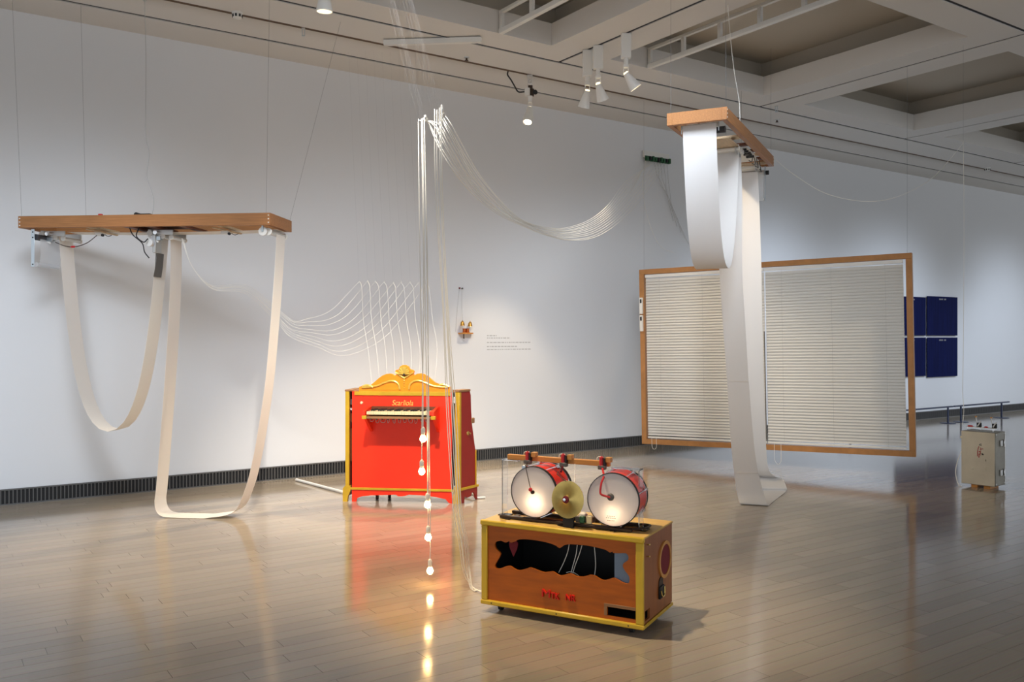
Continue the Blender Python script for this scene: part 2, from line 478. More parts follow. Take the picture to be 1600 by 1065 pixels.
# loose white batten under the ceiling strip
a, b = W(-1.263, 8.63, 4.405), W(-0.30, 8.54, 4.405)
o = obj('white_batten', MB().beam(a, b, 0.05, 0.05), M['white'])
tag(o, 'slim white batten fixed slantwise under the ceiling above the hanging cables', 'batten')

# spotlights
def cone_lamp(t, top, d, L=0.17, r0=0.028, r1=0.062, glow=M['lampglow'], power=0, color=NEUT, deg=40, blend=0.6, flare=False):
    "lamp body from the joint at top, pointing along d"
    d = Vector(d).normalized(); top = Vector(top)
    if flare: prof = [(0.001, 0), (0.032, 0.0), (0.036, 0.03), (0.05, 0.1), (0.058, 0.14), (0.052, 0.19), (0.046, 0.19), (0.05, 0.14), (0.001, 0.10)]
    else: prof = [(0.001, 0), (r0, 0.0), (r0 + 0.004, 0.02), (r1, L), (r1 - 0.006, L), (r0, 0.06), (0.001, 0.06)]
    lamp = obj('lamp_body', MB().lathe(prof, top, d, 20), M['white'], t)
    obj('lamp_bulb', MB().lathe([(0.001, 0.172 if flare else 0.10), (0.044 if flare else 0.035, 0.171 if flare else 0.10), (0.044 if flare else 0.035, 0.165 if flare else 0.094), (0.001, 0.164 if flare else 0.093)], top, d, 16), glow, lamp)
    obj('back_glow', MB().lathe([(0.001, -0.014), (0.02, -0.012), (0.026, -0.002), (0.001, -0.001)], top, d, 14), M['lampback'], lamp)
    if power:
        l = spot('lamp_light', (0, 0, 0), (0, 0, -1), power, color, deg, blend, 0.04)
        l.parent = t; p = top + d * (0.21 if flare else L + 0.02)
        l.location = p; l.rotation_euler = d.to_track_quat('-Z', 'Y').to_euler()
def yoke(t, z1, h=0.062, wd=0.052, dp=0.006):
    mb = MB().box(-wd / 2, -wd / 2 + dp, -0.008, 0.008, z1 - h, z1).box(wd / 2 - dp, wd / 2, -0.008, 0.008, z1 - h, z1)
    mb.box(-wd / 2, wd / 2, -0.008, 0.008, z1 - dp, z1).box(-wd / 2, wd / 2, -0.008, 0.008, z1 - h, z1 - h + dp)
    obj('yoke', mb, M['white'], t)
def track_spot(y, target, label, power, color, deg, grp='white spotlights on the beam track', x=5.67, drop=0.24, blend=0.6):
    t = thing('track_spotlight', label, 'spotlight', (x, y, H), YAW * -1, grp)
    obj('adapter', MB().bev(-0.048, 0.048, -0.03, 0.03, -drop, 0.0, 0.006), M['white'], t)
    obj('stem', MB().lathe([(0.022, -drop - 0.07), (0.022, -drop)], n=14), M['white'], t)
    obj('arm', MB().bev(-0.028, 0.028, -0.02, 0.02, -drop - 0.09, -drop - 0.06, 0.004), M['white'], t)
    yoke(t, -drop - 0.088)
    j = Vector((0, 0, -drop - 0.145))
    tw = Vector(target) - Vector((x, y, H + j.z))
    d = Matrix.Rotation(YAW, 3, 'Z') @ tw
    cone_lamp(t, j, d, power=power, color=color, deg=deg, blend=blend)
track_spot(6.97, tuple(on_y(775, 760, 8.9)), 'white track spotlight turned down to the left, lowest of the beam pair', 160, WARM, 50, drop=0.27)
track_spot(6.80, tuple(at(1090, 650, 10.5)), 'white track spotlight turned right, close beside the lowest one', 170, WARM, 60, blend=1.0)
track_spot(6.38, tuple(at(1400, 740, 8.9)), 'white track spotlight standing apart, furthest right on the beam track', 110, WARM, 58, blend=1.0)
# spotlight clamped in the wall-side slot
p = on_y(828, 118, 7.985); t = thing('clamp_spotlight', 'white clamp spotlight with black cable hanging from the wall-side ceiling slot', 'spotlight', (p.x, 7.985, H), -YAW)
obj('hook', MB().bev(-0.03, 0.03, -0.012, 0.012, -0.02, 0.02, 0.003).box(-0.026, -0.018, -0.01, 0.01, -0.13, -0.02).box(0.018, 0.026, -0.01, 0.01, -0.13, -0.02), M['alu'], t)
obj('hook_ring', MB().tube([(0.012 * math.cos(q), 0, -0.075 + 0.026 * math.sin(q)) for q in [k * math.pi / 8 for k in range(17)]], 0.004, 6), M['chrome'], t)
obj('junction_box', MB().bev(-0.06, 0.0, -0.03, 0.03, -0.235, -0.15, 0.006), M['white'], t)
obj('clamp', MB().bev(0.0, 0.045, -0.03, 0.03, -0.24, -0.16, 0.006).bev(-0.02, 0.03, -0.02, 0.02, -0.16, -0.12, 0.004), M['rust'], t)
obj('clamp_knob', MB().lathe([(0.001, 0), (0.026, 0), (0.028, 0.012), (0.02, 0.02), (0.001, 0.02)], (0.055, -0.03, -0.205), (0.4, -0.9, 0), 14), M['black'], t)
obj('stem', MB().lathe([(0.02, -0.31), (0.024, -0.27), (0.032, -0.24)], n=14), M['white'], t)
yoke(t, -0.305, 0.075, 0.05)
cone_lamp(t, (0, 0, -0.375), (-0.16, -0.42, -1.0), power=520, color=WARM, deg=80, flare=True)
obj('cable', MB().tube(crom([(-0.06, 0, -0.19), (-0.13, 0, -0.19), (-0.17, 0.0, -0.13), (-0.21, 0.0, -0.06), (-0.25, 0.0, 0.0), (-0.245, 0, 0.04)]), 0.008, 8), M['blackwire'], t)
# the spotlight whose tip shows at the top edge
track_spot(6.06, (2.55, 6.3, 0.0), 'white spotlight cut off by the top edge of the picture', 120, WARM, 70, x=2.46, blend=1.0)

# small ceiling fittings
def ceil_fit(px, py, y, name, label, cat, build):
    p = on_y(px, py, y); t = thing(name, label, cat, (p.x, y, H), -YAW); build(t); return t
def smoke(t):
    obj('base', MB().lathe([(0.05, 0.0), (0.05, -0.012), (0.046, -0.016)], n=20), M['white'], t)
    obj('sensor', MB().lathe([(0.044, -0.016), (0.04, -0.05), (0.025, -0.06), (0.001, -0.06)], n=20), M['white'], t)
    for k in range(8):
        q = k * math.pi / 4; Mx = Matrix.Rotation(q, 4, 'Z')
        obj('vent', MB().box(0.036, 0.046, -0.008, 0.008, -0.046, -0.022, Mx), M['black'], t)
ceil_fit(371, 18, 7.94, 'smoke_detector', 'white round smoke detector on the ceiling strip at upper left', 'detector', smoke)
ceil_fit(1543, 262, 7.9, 'smoke_detector', 'white round smoke detector on the ceiling strip at far right', 'detector', smoke)
def sprink(t):
    obj('plate', MB().lathe([(0.03, 0.0), (0.028, -0.008), (0.012, -0.012)], n=16), M['alu'], t)
    obj('nozzle', MB().lathe([(0.01, -0.01), (0.01, -0.03), (0.02, -0.032), (0.02, -0.036), (0.001, -0.036)], n=12), M['rust'], t)
ceil_fit(729, 91, 7.86, 'sprinkler_head', 'small metal sprinkler head left of the clamp spotlight', 'sprinkler', sprink)
ceil_fit(1214, 190, 7.75, 'sprinkler_head', 'small metal sprinkler head above the far hanging frame', 'sprinkler', sprink)
def sock(t):
    obj('body', MB().bev(-0.06, 0.06, -0.03, 0.03, -0.035, 0.0, 0.005), M['white'], t)
    obj('plug', MB().lathe([(0.02, -0.035), (0.018, -0.06), (0.006, -0.075)], n=12), M['alu'], t)
ceil_fit(226, 4, 7.94, 'ceiling_socket', 'white ceiling socket box feeding the left frame cord', 'socket', sock)
def hookf(t):
    obj('plate', MB().bev(-0.015, 0.015, -0.015, 0.015, -0.01, 0.0, 0.002), M['alu'], t)
    obj('clip', MB().box(-0.014, -0.008, -0.004, 0.004, -0.075, -0.008).box(0.008, 0.014, -0.004, 0.004, -0.075, -0.008).box(-0.014, 0.014, -0.004, 0.004, -0.08, -0.07), M['steel'], t)
ceil_fit(474, 46, 7.985, 'wire_hook', 'small steel wire hook in the slot above the left frame', 'hook', hookf)
ceil_fit(1213, 160, 7.3, 'wire_hook', 'small steel wire hook on the beam right of the far frame', 'hook', hookf)

# ------------------------------------------------------------------ paper-roll frames
def frame_boards(t, L, Wd, z0, z1, m, th=0.035):
    obj('board', MB().bev(0, L, 0, th, z0, z1, 0.002), m, t)
    obj('board', MB().bev(0, L, Wd - th, Wd, z0, z1, 0.002), m, t)
    obj('board', MB().bev(0, th, th, Wd - th, z0, z1, 0.002), m, t)
    obj('board', MB().bev(L - th, L, th, Wd - th, z0, z1, 0.002), m, t)
    for x in (0.015, L - 0.015):
        for k in range(3):
            obj('screw', MB().lathe([(0.006, 0), (0.005, 0.003), (0.001, 0.004)], (x, 0, z0 + 0.02 + k * (z1 - z0 - 0.04) / 2), (0, -1, 0), 8), M['white'], t)
def roller(t, x, y0, y1, z, r=0.02, m=None, caps=True):
    o = obj('roller', MB().lathe([(r, 0), (r, y1 - y0)], (x, y0, z), (0, 1, 0), 16), m or M['alu'], t)
    if caps:
        obj('end_cap', MB().lathe([(r * 0.6, -0.012), (r * 1.25, -0.012), (r * 1.25, 0), (r, 0)], (x, y0, z), (0, 1, 0), 16), M['white'], o)
        obj('end_cap', MB().lathe([(r * 0.6, 0.012), (r * 1.25, 0.012), (r * 1.25, 0), (r, 0)], (x, y1, z), (0, 1, 0), 16), M['white'], o)
    return o
def catloop(s0, s1, ztop, zbot, off, wd, n=44, seed=0):
    half = (s1 - s0) / 2; a = catenary(half, ztop - zbot); L = []; R = []
    # spread the samples evenly along the curve
    Smax = math.sinh(half / a)
    for i in range(n + 1):
        q = -1 + 2 * i / n
        x = a * math.asinh(q * Smax); z = zbot + a * (math.cosh(x / a) - 1)
        L.append((s0 + half + x, off - wd / 2, z)); R.append((s0 + half + x, off + wd / 2, z))
    return L, R

# ---- left frame
F1 = Fr(-4.115, 7.282, math.atan2(-0.205, 2.157))
L1, W1, Z1a, Z1b = 2.167, 0.506, 2.412, 2.51
t = thing('roll_frame', 'level cedar frame at left hanging on wires with two paper loops', 'kinetic frame', F1.loc(), F1.rot())
frame_boards(t, L1, W1, Z1a, Z1b, M['frame_wood'])
zb = Z1a
for x, m, wd in ((0.60, 'lightwood', 0.05), (0.93, 'darkwood', 0.07), (1.13, 'darkwood', 0.06), (1.40, 'darkwood', 0.05), (1.72, 'lightwood', 0.04)):
    obj('cross_bar', MB().bev(x - wd / 2, x + wd / 2, 0.035, W1 - 0.035, zb, zb + 0.02, 0.002), M[m], t)
obj('base_panel', MB().box(0.95, 1.35, 0.1, 0.4, zb + 0.022, zb + 0.028), M['darkwood'], t, smooth=False)
# film arm at the left end
arm = obj('arm_plate', MB().bev(0.085, 0.115, 0.045, 0.049, zb - 0.32, zb - 0.005, 0.001), M['steel'], t)
for k in (0.03, 0.075, 0.3):
    obj('bolt', MB().lathe([(0.007, 0), (0.005, 0.004), (0.001, 0.005)], (0.1, 0.045, zb - k), (0, -1, 0), 8), M['rubber'], arm)
obj('film_roller', MB().lathe([(0.026, 0), (0.026, 0.22)], (0.115, 0.06, zb - 0.07), (0, 1, 0), 16), M['rubber'], t)
obj('film_roller', MB().lathe([(0.02, 0), (0.02, 0.30)], (0.12, 0.06, zb - 0.30), (0, 1, 0), 16), M['film'], t)
obj('film', MB().strip([(0.135, 0.09, zb - 0.07), (0.14, 0.09, zb - 0.2), (0.125, 0.09, zb - 0.32)], [(0.135, 0.36, zb - 0.07), (0.15, 0.36, zb - 0.2), (0.125, 0.36, zb - 0.32)]), M['film'], t)
def mech(t, x, y0, y1, zb, seed):
    "small motor carriage with rollers under a frame"
    r = random.Random(seed)
    c = obj('carriage', MB().bev(x - 0.10, x + 0.12, y0, y0 + 0.012, zb - 0.05, zb - 0.005, 0.002).bev(x - 0.10, x + 0.12, y1 - 0.012, y1, zb - 0.05, zb - 0.005, 0.002).bev(x - 0.10, x - 0.07, y0, y1, zb - 0.02, zb, 0.002), M['alu'], t)
    obj('gear', MB().lathe([(0.001, 0), (0.024, 0), (0.024, 0.02), (0.001, 0.02)], (x - 0.07, y0 - 0.03, zb - 0.035), (0, 1, 0), 16), M['white'], c)
    obj('motor', MB().lathe([(0.001, 0), (0.018, 0), (0.018, 0.05), (0.001, 0.05)], (x - 0.02, y0 - 0.035, zb - 0.03), (0, 1, 0), 14), M['chrome'], c)
    obj('bracket', MB().bev(x - 0.05, x + 0.02, y0 - 0.02, y0 + 0.02, zb - 0.095, zb - 0.06, 0.002), M['steel'], c)
    obj('lever', MB().beam((x - 0.09, y0 - 0.01, zb - 0.06), (x + 0.0, y0 - 0.01, zb - 0.11), 0.01, 0.014), M['white'], c)
    roller(t, x + 0.03, y0 + 0.01, y1 - 0.01, zb - 0.06, 0.017)
    roller(t, x + 0.105, y0 + 0.01, y1 - 0.01, zb - 0.07, 0.017)
mech(t, 0.17, 0.19, 0.44, zb, 1)
mech(t, 1.13, 0.19, 0.44, zb, 2)
P1W = 0.2; OFF1 = 0.31
Lp, Rp = catloop(0.225, 1.10, zb - 0.05, 0.70, OFF1, P1W)
obj('paper_loop', MB().strip(Lp, Rp), M['paper'], t)
# long loop to the floor, drawn from its centre line
cl = []
for px, py, off in ((275, 372, .31), (275, 430, .31), (271, 520, .30), (265, 610, .28), (258, 700, .26), (253, 760, .24)):
    Zc = 7.35; s_, o_ = F1.to_local((px - 800) / FPX * (F1.Z + off), F1.Z + off)
    q = F1.pick_y(px, py, off); cl.append((q[0], off, q[1]))
xa = cl[-1][0]
cl += [(xa - 0.005, .225, 0.12), (xa + 0.02, .215, 0.045), (xa + 0.08, .205, 0.010), (xa + 0.2, .2, 0.004), (xa + 0.36, .2, 0.004), (xa + 0.47, .205, 0.008)]
for px, py, off in ((372, 796, .22), (390, 762, .24), (402, 716, .26), (412, 660, .28), (422, 590, .30), (430, 500, .31), (436, 420, .31), (439, 366, .31)):
    q = F1.pick_y(px, py, off); cl.append((q[0], off, max(q[1], 0.02)))
cl = crom(cl, 6)
obj('paper_loop', MB().strip([(p.x, p.y - P1W / 2, max(p.z, 0.003)) for p in cl], [(p.x, p.y + P1W / 2, max(p.z, 0.003)) for p in cl]), M['paper'], t)
# paper running along under the frame
obj('paper_run', MB().strip([(x, OFF1 - P1W / 2, zb - 0.012 - 0.012 * math.sin(math.pi * (x - .3) / 1.85)) for x in [.3 + .0925 * i for i in range(21)]], [(x, OFF1 + P1W / 2, zb - 0.012 - 0.012 * math.sin(math.pi * (x - .3) / 1.85)) for x in [.3 + .0925 * i for i in range(21)]]), M['paper'], t)
# end roller with its wheel and hanger
rl = roller(t, 2.12, 0.09, 0.44, zb - 0.045, 0.024)
obj('wheel', MB().lathe([(0.001, 0), (0.036, 0), (0.038, 0.006), (0.036, 0.014), (0.001, 0.014)], (2.085, 0.05, zb - 0.045), (0, 1, 0), 20), M['white'], t)
obj('hanger', MB().bev(2.078, 2.092, 0.04, 0.05, zb - 0.05, zb + 0.0, 0.001), M['steel'], t)
# sensor arms
for x in (0.60, 1.70):
    s = obj('sensor_arm', MB().beam((x - 0.06, 0.10, zb - 0.004), (x + 0.10, 0.30, zb - 0.035), 0.03, 0.008), M['lightwood'], t)
    obj('sensor_block', MB().bev(x + 0.0, x + 0.06, 0.12, 0.16, zb - 0.055, zb - 0.03, 0.002), M['white'], s)
    obj('sensor_eye', MB().lathe([(0.001, 0), (0.012, 0), (0.012, 0.015), (0.001, 0.015)], (x + 0.075, 0.12, zb - 0.055), (0, -1, 0), 10), M['black'], s)
    obj('sensor_lead', MB().tube(crom([(x + 0.09, 0.12, zb - 0.05), (x + 0.12, 0.12, zb - 0.065), (x + 0.15, 0.12, zb - 0.055)]), 0.003, 6), M['rust'], s)
# reader head with blue lamp and black gauze at the middle
rd = obj('reader_head', MB().bev(1.085, 1.115, 0.16, 0.26, zb - 0.2, zb - 0.05, 0.004), M['alu'], t)
obj('reader_cell', MB().lathe([(0.001, 0), (0.03, 0), (0.03, 0.03), (0.001, 0.03)], (1.075, 0.155, zb - 0.12), (0, -1, 0), 16), M['white'], rd)
obj('indicator', MB().lathe([(0.001, 0), (0.014, 0), (0.012, 0.01), (0.001, 0.012)], (1.08, 0.155, zb - 0.115), (0, -1, 0), 12), M['bluled'], rd)
obj('reader_gauze', MB().strip([(1.108, .2, zb - 0.2), (1.095, .2, zb - 0.3), (1.075, .2, zb - 0.40)], [(1.108, .31, zb - 0.2), (1.1, .31, zb - 0.3), (1.085, .31, zb - 0.40)], 0.004), M['greybar'], t)
obj('cable', MB().tube(crom([(0.2, 0.2, zb - 0.10), (0.3, 0.18, zb - 0.135), (0.40, 0.16, zb - 0.145), (0.52, 0.14, zb - 0.115), (0.62, 0.12, zb - 0.055)]), 0.0035, 6), M['rust'], t)
obj('cable_joint', MB().lathe([(0.004, 0), (0.009, 0.01), (0.009, 0.035), (0.004, 0.045)], (0.36, 0.165, zb - 0.145), (1, -.15, 0.03), 10), M['redwire'], t)
obj('cable', MB().tube(crom([(0.92, 0.1, zb), (0.96, 0.08, zb - 0.06), (1.04, 0.08, zb - 0.13), (1.05, 0.1, zb - 0.2), (1.08, 0.12, zb - 0.25)]), 0.005, 6), M['blackwire'], t)
obj('cable', MB().tube(crom([(1.0, 0.1, zb), (0.99, 0.08, zb - 0.07), (1.05, 0.08, zb - 0.12), (1.08, 0.1, zb - 0.09)]), 0.005, 6), M['blackwire'], t)
# adapter and clutter on top
obj('power_adapter', MB().bev(0.98, 1.12, 0.06, 0.13, Z1b - 0.02, Z1b + 0.018, 0.008).lathe([(0.02, 0), (0.02, 0.05)], (0.98, 0.09, Z1b + 0.012), (0, 1, 0), 12), M['black'], t)
obj('plug', MB().bev(0.67, 0.70, 0.05, 0.08, Z1b - 0.01, Z1b + 0.018, 0.003), M['redwire'], t)
for x, y, top in ((0.02, 0.018, (-0.09, 0.0)), (0.3, 0.488, (-.05, 0)), (L1 - 0.04, 0.018, (0.03, 0.0)), (L1 - 0.01, W1 - 0.02, (0.27, 0.62))):
    obj('suspension_wire', MB().tube([(x, y, Z1b), (x + top[0], y + top[1], H + 0.02)], 0.0010, 5), M['thread'], t)
pp = on_y(226, 10, 7.94)
c_ = math.cos(-F1.rot()); s_ = math.sin(-F1.rot())
def f_local(Fx, p):
    d = Vector(p) - Fx.loc(); a = -Fx.rot()
    return Vector((d.x * math.cos(a) - d.y * math.sin(a), d.x * math.sin(a) + d.y * math.cos(a), p[2]))
top = f_local(F1, (pp.x, 7.94, H - 0.07)); end = Vector((1.12, 0.1, Z1b + 0.015))
pts = [top, F1.pt(228, 90, 7.6), F1.pt(228, 205, 7.5), F1.pt(233, 240, 7.45), F1.pt(230, 275, 7.42), F1.pt(240, 310, 7.4), end]
obj('power_cord', MB().tube(crom(pts), 0.0026, 6), M['greywire'], t)

# cables from the left frame over to the red piano
FT = [(100, 402), (200, 387), (320, 358), (420, 300), (500, 215), (596, 104)]
FB = [(70, 530), (280, 612), (460, 680), (650, 632), (850, 488), (1112, 140)]
for k in range(9):
    u = k / 8
    f = lambda i: (440 + (FT[i][0] + (FB[i][0] - FT[i][0]) * u) / 5, 420 + (FT[i][1] + (FB[i][1] - FT[i][1]) * u) / 5)
    st = at(283 + 3 * u, 372, 7.35)
    hang = at(561 + 107 * u, 440 + 5 * u, 8.75)
    pts = [st, at(300, 415, 7.42), at(332, 446 + 6 * u, 7.55), at(384, 445 + 14 * u, 7.8), at(430 + 2 * u, 478 + 24 * u, 7.98)]
    pts += [at(*f(i), 8.05 + 0.14 * i) for i in range(5)]
    pts += [at(f(5)[0], f(5)[1], 8.73), hang, at(565 + 107 * u, 450 + 5 * u, 8.72), at(568 + 108 * u, 500, 8.62), at(575 + 108 * u, 545, 8.5), at(582 + 96 * u, 606, 8.3)]
    pts = crom(pts, 6)
    o = obj('signal_cable', MB().tube(wob(pts, 0.005, 60 + k), 0.0014, 5), M['wire'])
    ordn = ['first', 'second', 'third', 'fourth', 'fifth', 'sixth', 'seventh', 'eighth', 'last'][k]
    tag(o, 'thin white cable looping in front of the wall to the red piano, %s from left' % ordn, 'cable', 'cables between left frame and piano')
    th = obj('hanging_thread', MB().tube([hang, (hang.x + .02, hang.y + .3, H)], 0.0002, 4), M['thread'], o)

# ---- far frame
F2 = Fr(1.731, 7.042, math.atan2(0.897, 0.443))
L2, W2, Z2a, Z2b = 2.17, 0.497, 3.258, 3.36
t = thing('roll_frame', 'cedar frame hanging high on the right with white paper falling to the floor', 'kinetic frame', F2.loc(), F2.rot())
frame_boards(t, L2, W2, Z2a, Z2b, M['frame_wood'], 0.045)
zb = Z2a
for x, m, wd in ((0.72, 'lightwood', 0.10), (1.05, 'darkwood', 0.08), (1.35, 'darkwood', 0.07), (1.55, 'lightwood', 0.06), (1.75, 'darkwood', 0.08), (2.0, 'lightwood', 0.05)):
    obj('cross_bar', MB().bev(x - wd / 2, x + wd / 2, 0.045, W2 - 0.045, zb, zb + 0.02, 0.002), M[m], t)
P2 = 0.28; OFF2 = 0.25
Lp, Rp = catloop(0.10, 1.0, zb + 0.005, 2.10, OFF2, P2)
obj('paper_loop', MB().strip(Lp, Rp), M['paper2'], t)
def sect(pl, pr, py, ZL, ZR):
    return F2.pt(pl, py, ZL), F2.pt(pr, py, ZR)
def twist(pl, pr, py, Zc):
    dX = (pr - pl) / FPX * Zc; dz = math.sqrt(max(0.0, P2 * P2 - dX * dX))
    return sect(pl, pr, py, Zc + dz / 2, Zc - dz / 2)
SL, SR = [], []
for a in [(1111, 1158, 243, 8.14), (1117, 1160, 330, 8.12), (1124, 1160, 424, 8.10), (1130, 1165, 513, 8.08), (1136, 1170, 595, 8.05), (1142, 1178, 690, 8.0), (1147, 1185, 738, 7.97), (1152, 1194, 772, 7.90)]:
    l, r_ = twist(*a); SL.append(l); SR.append(r_)
def floor_sect(pl, pyl, pr, pyr, h):
    Zl = (CAMH - h) * FPX / (pyl - HOR); Zr = (CAMH - h) * FPX / (pyr - HOR)
    return F2.pt(pl, pyl, Zl), F2.pt(pr, pyr, Zr)
for a in [(1157, 787, 1200, 789.5, 0.006), (1164, 783, 1206, 785, 0.004), (1178, 773, 1220, 774, 0.004), (1186, 766, 1228, 767, 0.012), (1188, 760, 1229, 761, 0.045)]:
    l, r_ = floor_sect(*a); SL.append(l); SR.append(r_)
for pr, py, Z in ((1222, 748, 8.75), (1208, 742, 8.72), (1199, 722, 8.70), (1195, 640, 8.70), (1192, 540, 8.72), (1190, 430, 8.74), (1187, 330, 8.77), (1184, 268, 8.795)):
    R_ = F2.pt(pr, py, Z); SR.append(R_); SL.append(R_ + Vector((0, P2, 0)))
SL, SR = crom(SL, 6), crom(SR, 6)
obj('paper_loop', MB().strip([(p.x, p.y, max(p.z, .003)) for p in SL], [(p.x, p.y, max(p.z, .003)) for p in SR]), M['paper2'], t)
for py, zc in ((595, 8.047), (738, 7.965)):
    a_ = {595: (1137, 1169), 738: (1148, 1184)}[py]
    l, r_ = twist(a_[0], a_[1], py, zc); n_ = Vector((-0.004, 0, 0))
    obj('paper_seam', MB().beam(l + n_, r_ + n_, 0.002, 0.007), M['paper'], t)
roller(t, 0.125, 0.10, 0.40, zb - 0.004, 0.02, M['alu'], False)
roller(t, 0.21, 0.06, 0.30, zb - 0.03, 0.028, M['rubber'], False)
for y in (0.085, 0.395):
    obj('hanger', MB().bev(0.095, 0.105, y, y + 0.008, zb - 0.06, zb + 0.01, 0.001), M['steel'], t)
for x in (0.93, 1.0, 1.09, 1.87, 1.95):
    roller(t, x, 0.10, 0.40, zb - 0.05, 0.018, M['white'])
obj('tray', MB().bev(0.55, 0.95, 0.1, 0.4, zb - 0.03, zb - 0.018, 0.002), M['lightwood'], t)
for y in (0.12, 0.36):
    obj('bracket', MB().bev(0.90, 1.12, y, y + 0.01, zb - 0.09, zb, 0.002), M['alu'], t)
    obj('bracket', MB().bev(1.82, 2.0, y, y + 0.01, zb - 0.09, zb, 0.002), M['alu'], t)
obj('circuit_panel', MB().box(1.1, 1.5, 0.06, 0.2, zb - 0.012, zb - 0.002), M['white'], t, smooth=False)
for k in range(9):
    x = 1.12 + 0.042 * k
    obj('relay', MB().bev(x, x + 0.026, 0.07 + 0.02 * (k % 2), 0.10 + 0.02 * (k % 3), zb - 0.032, zb - 0.012, 0.002), M['black'], t)
obj('white_board', MB().box(1.42, 1.80, 0.08, 0.30, zb - 0.004, zb + 0.004), M['white'], t, smooth=False)
for k in range(4):
    r = random.Random(k); x = 1.3 + .15 * k
    obj('cable', MB().tube(crom([(x, 0.07, zb - 0.01), (x + .05, 0.06, zb - .05 - .02 * k), (x + .12, 0.08, zb - .08), (x + .2, 0.12, zb - .05)]), 0.004, 6), M['blackwire'], t)
obj('arm_plate', MB().bev(2.10, 2.13, 0.075, 0.08, zb - 0.36, zb, 0.001), M['steel'], t)
obj('film_roller', MB().lathe([(0.03, 0), (0.03, 0.3)], (2.11, 0.085, zb - 0.07), (0, 1, 0), 16), M['alu'], t)
obj('knob', MB().lathe([(0.001, 0), (0.022, 0), (0.022, 0.03), (0.001, 0.03)], (2.11, 0.07, zb - 0.07), (0, -1, 0), 12), M['black'], t)
obj('film_roller', MB().lathe([(0.016, 0), (0.016, 0.3)], (2.11, 0.085, zb - 0.34), (0, 1, 0), 16), M['alu'], t)
obj('film', MB().strip([(2.085, 0.09, zb - 0.07), (2.07, 0.09, zb - 0.2), (2.09, 0.09, zb - 0.36)], [(2.085, 0.37, zb - 0.07), (2.07, 0.37, zb - 0.2), (2.09, 0.37, zb - 0.36)]), M['film'], t)
for x, y in ((0.05, 0.02), (0.05, W2 - 0.02), (L2 - 0.05, 0.02), (L2 - 0.05, W2 - 0.02)):
    obj('suspension_wire', MB().tube([(x, y, Z2b), (x, y, H + 0.02)], 0.0009, 5), M['thread'], t)
pts = [F2.pt(1156, 200, 7.6), F2.pt(1155, 160, 7.6), F2.pt(1147, 110, 7.65), F2.pt(1141, 55, 7.7), F2.pt(1137, 0, 7.75), F2.pt(1140, -30, 7.8)]
obj('power_cord', MB().tube(crom(pts), 0.0028, 6), M['wire'], t)

# cord from the far frame across to the metal case
HANGP = at(1505, 226, 8.8)
pts = crom([at(1208, 246, 8.95), at(1240, 272, 9.0), at(1290, 302, 9.0), at(1350, 314.5, 8.95), at(1400, 308, 8.9), at(1450, 283, 8.85), at(1485, 248, 8.82), HANGP + Vector((-.02, 0, 0)), HANGP, at(1506, 300, 8.75), at(1506, 420, 8.72), at(1505, 560, 8.7), at(1504, 610, 8.7), at(1506, 640, 8.7), at(1504, 664, 8.72)], 6)
o = obj('case_cord', MB().tube(pts, 0.0024, 6), M['wire'])
tag(o, 'white cord sagging from the far frame and dropping to the metal case', 'cable')
obj('hanging_thread', MB().tube([HANGP, (HANGP.x, HANGP.y, H)], 0.0006, 4), M['thread'], o)

# ------------------------------------------------------------------ hanging blind frame
XL, ZL, XR, ZR = 1.642, 11.05, 4.337, 9.39
BF = Fr(XL, ZL, math.atan2(ZR - ZL, XR - XL)); BW = math.hypot(XR - XL, ZR - ZL); BH = 2.2
t = thing('blind_frame', 'large wooden frame with two closed white venetian blinds hanging above the floor', 'blind frame', BF.loc() + Vector((0, 0, 0.157)), BF.rot())
t.rotation_euler = (Matrix.Rotation(BF.rot(), 3, 'Z') @ Matrix.Rotation(math.radians(-1.04), 3, 'Y')).to_euler()
fw, fd = 0.062, 0.075
obj('frame_rail', MB().bev(0, BW, 0, fd, 0, fw, 0.002), M['blind_wood'], t)
obj('frame_rail', MB().bev(0, BW, 0, fd, BH - fw, BH, 0.002), M['blind_wood'], t)
obj('frame_post', MB().bev(0, fw, 0, fd, fw, BH - fw, 0.002), M['blind_wood'], t)
obj('frame_post', MB().bev(BW - fw, BW, 0, fd, fw, BH - fw, 0.002), M['blind_wood'], t)
mid = 1.575
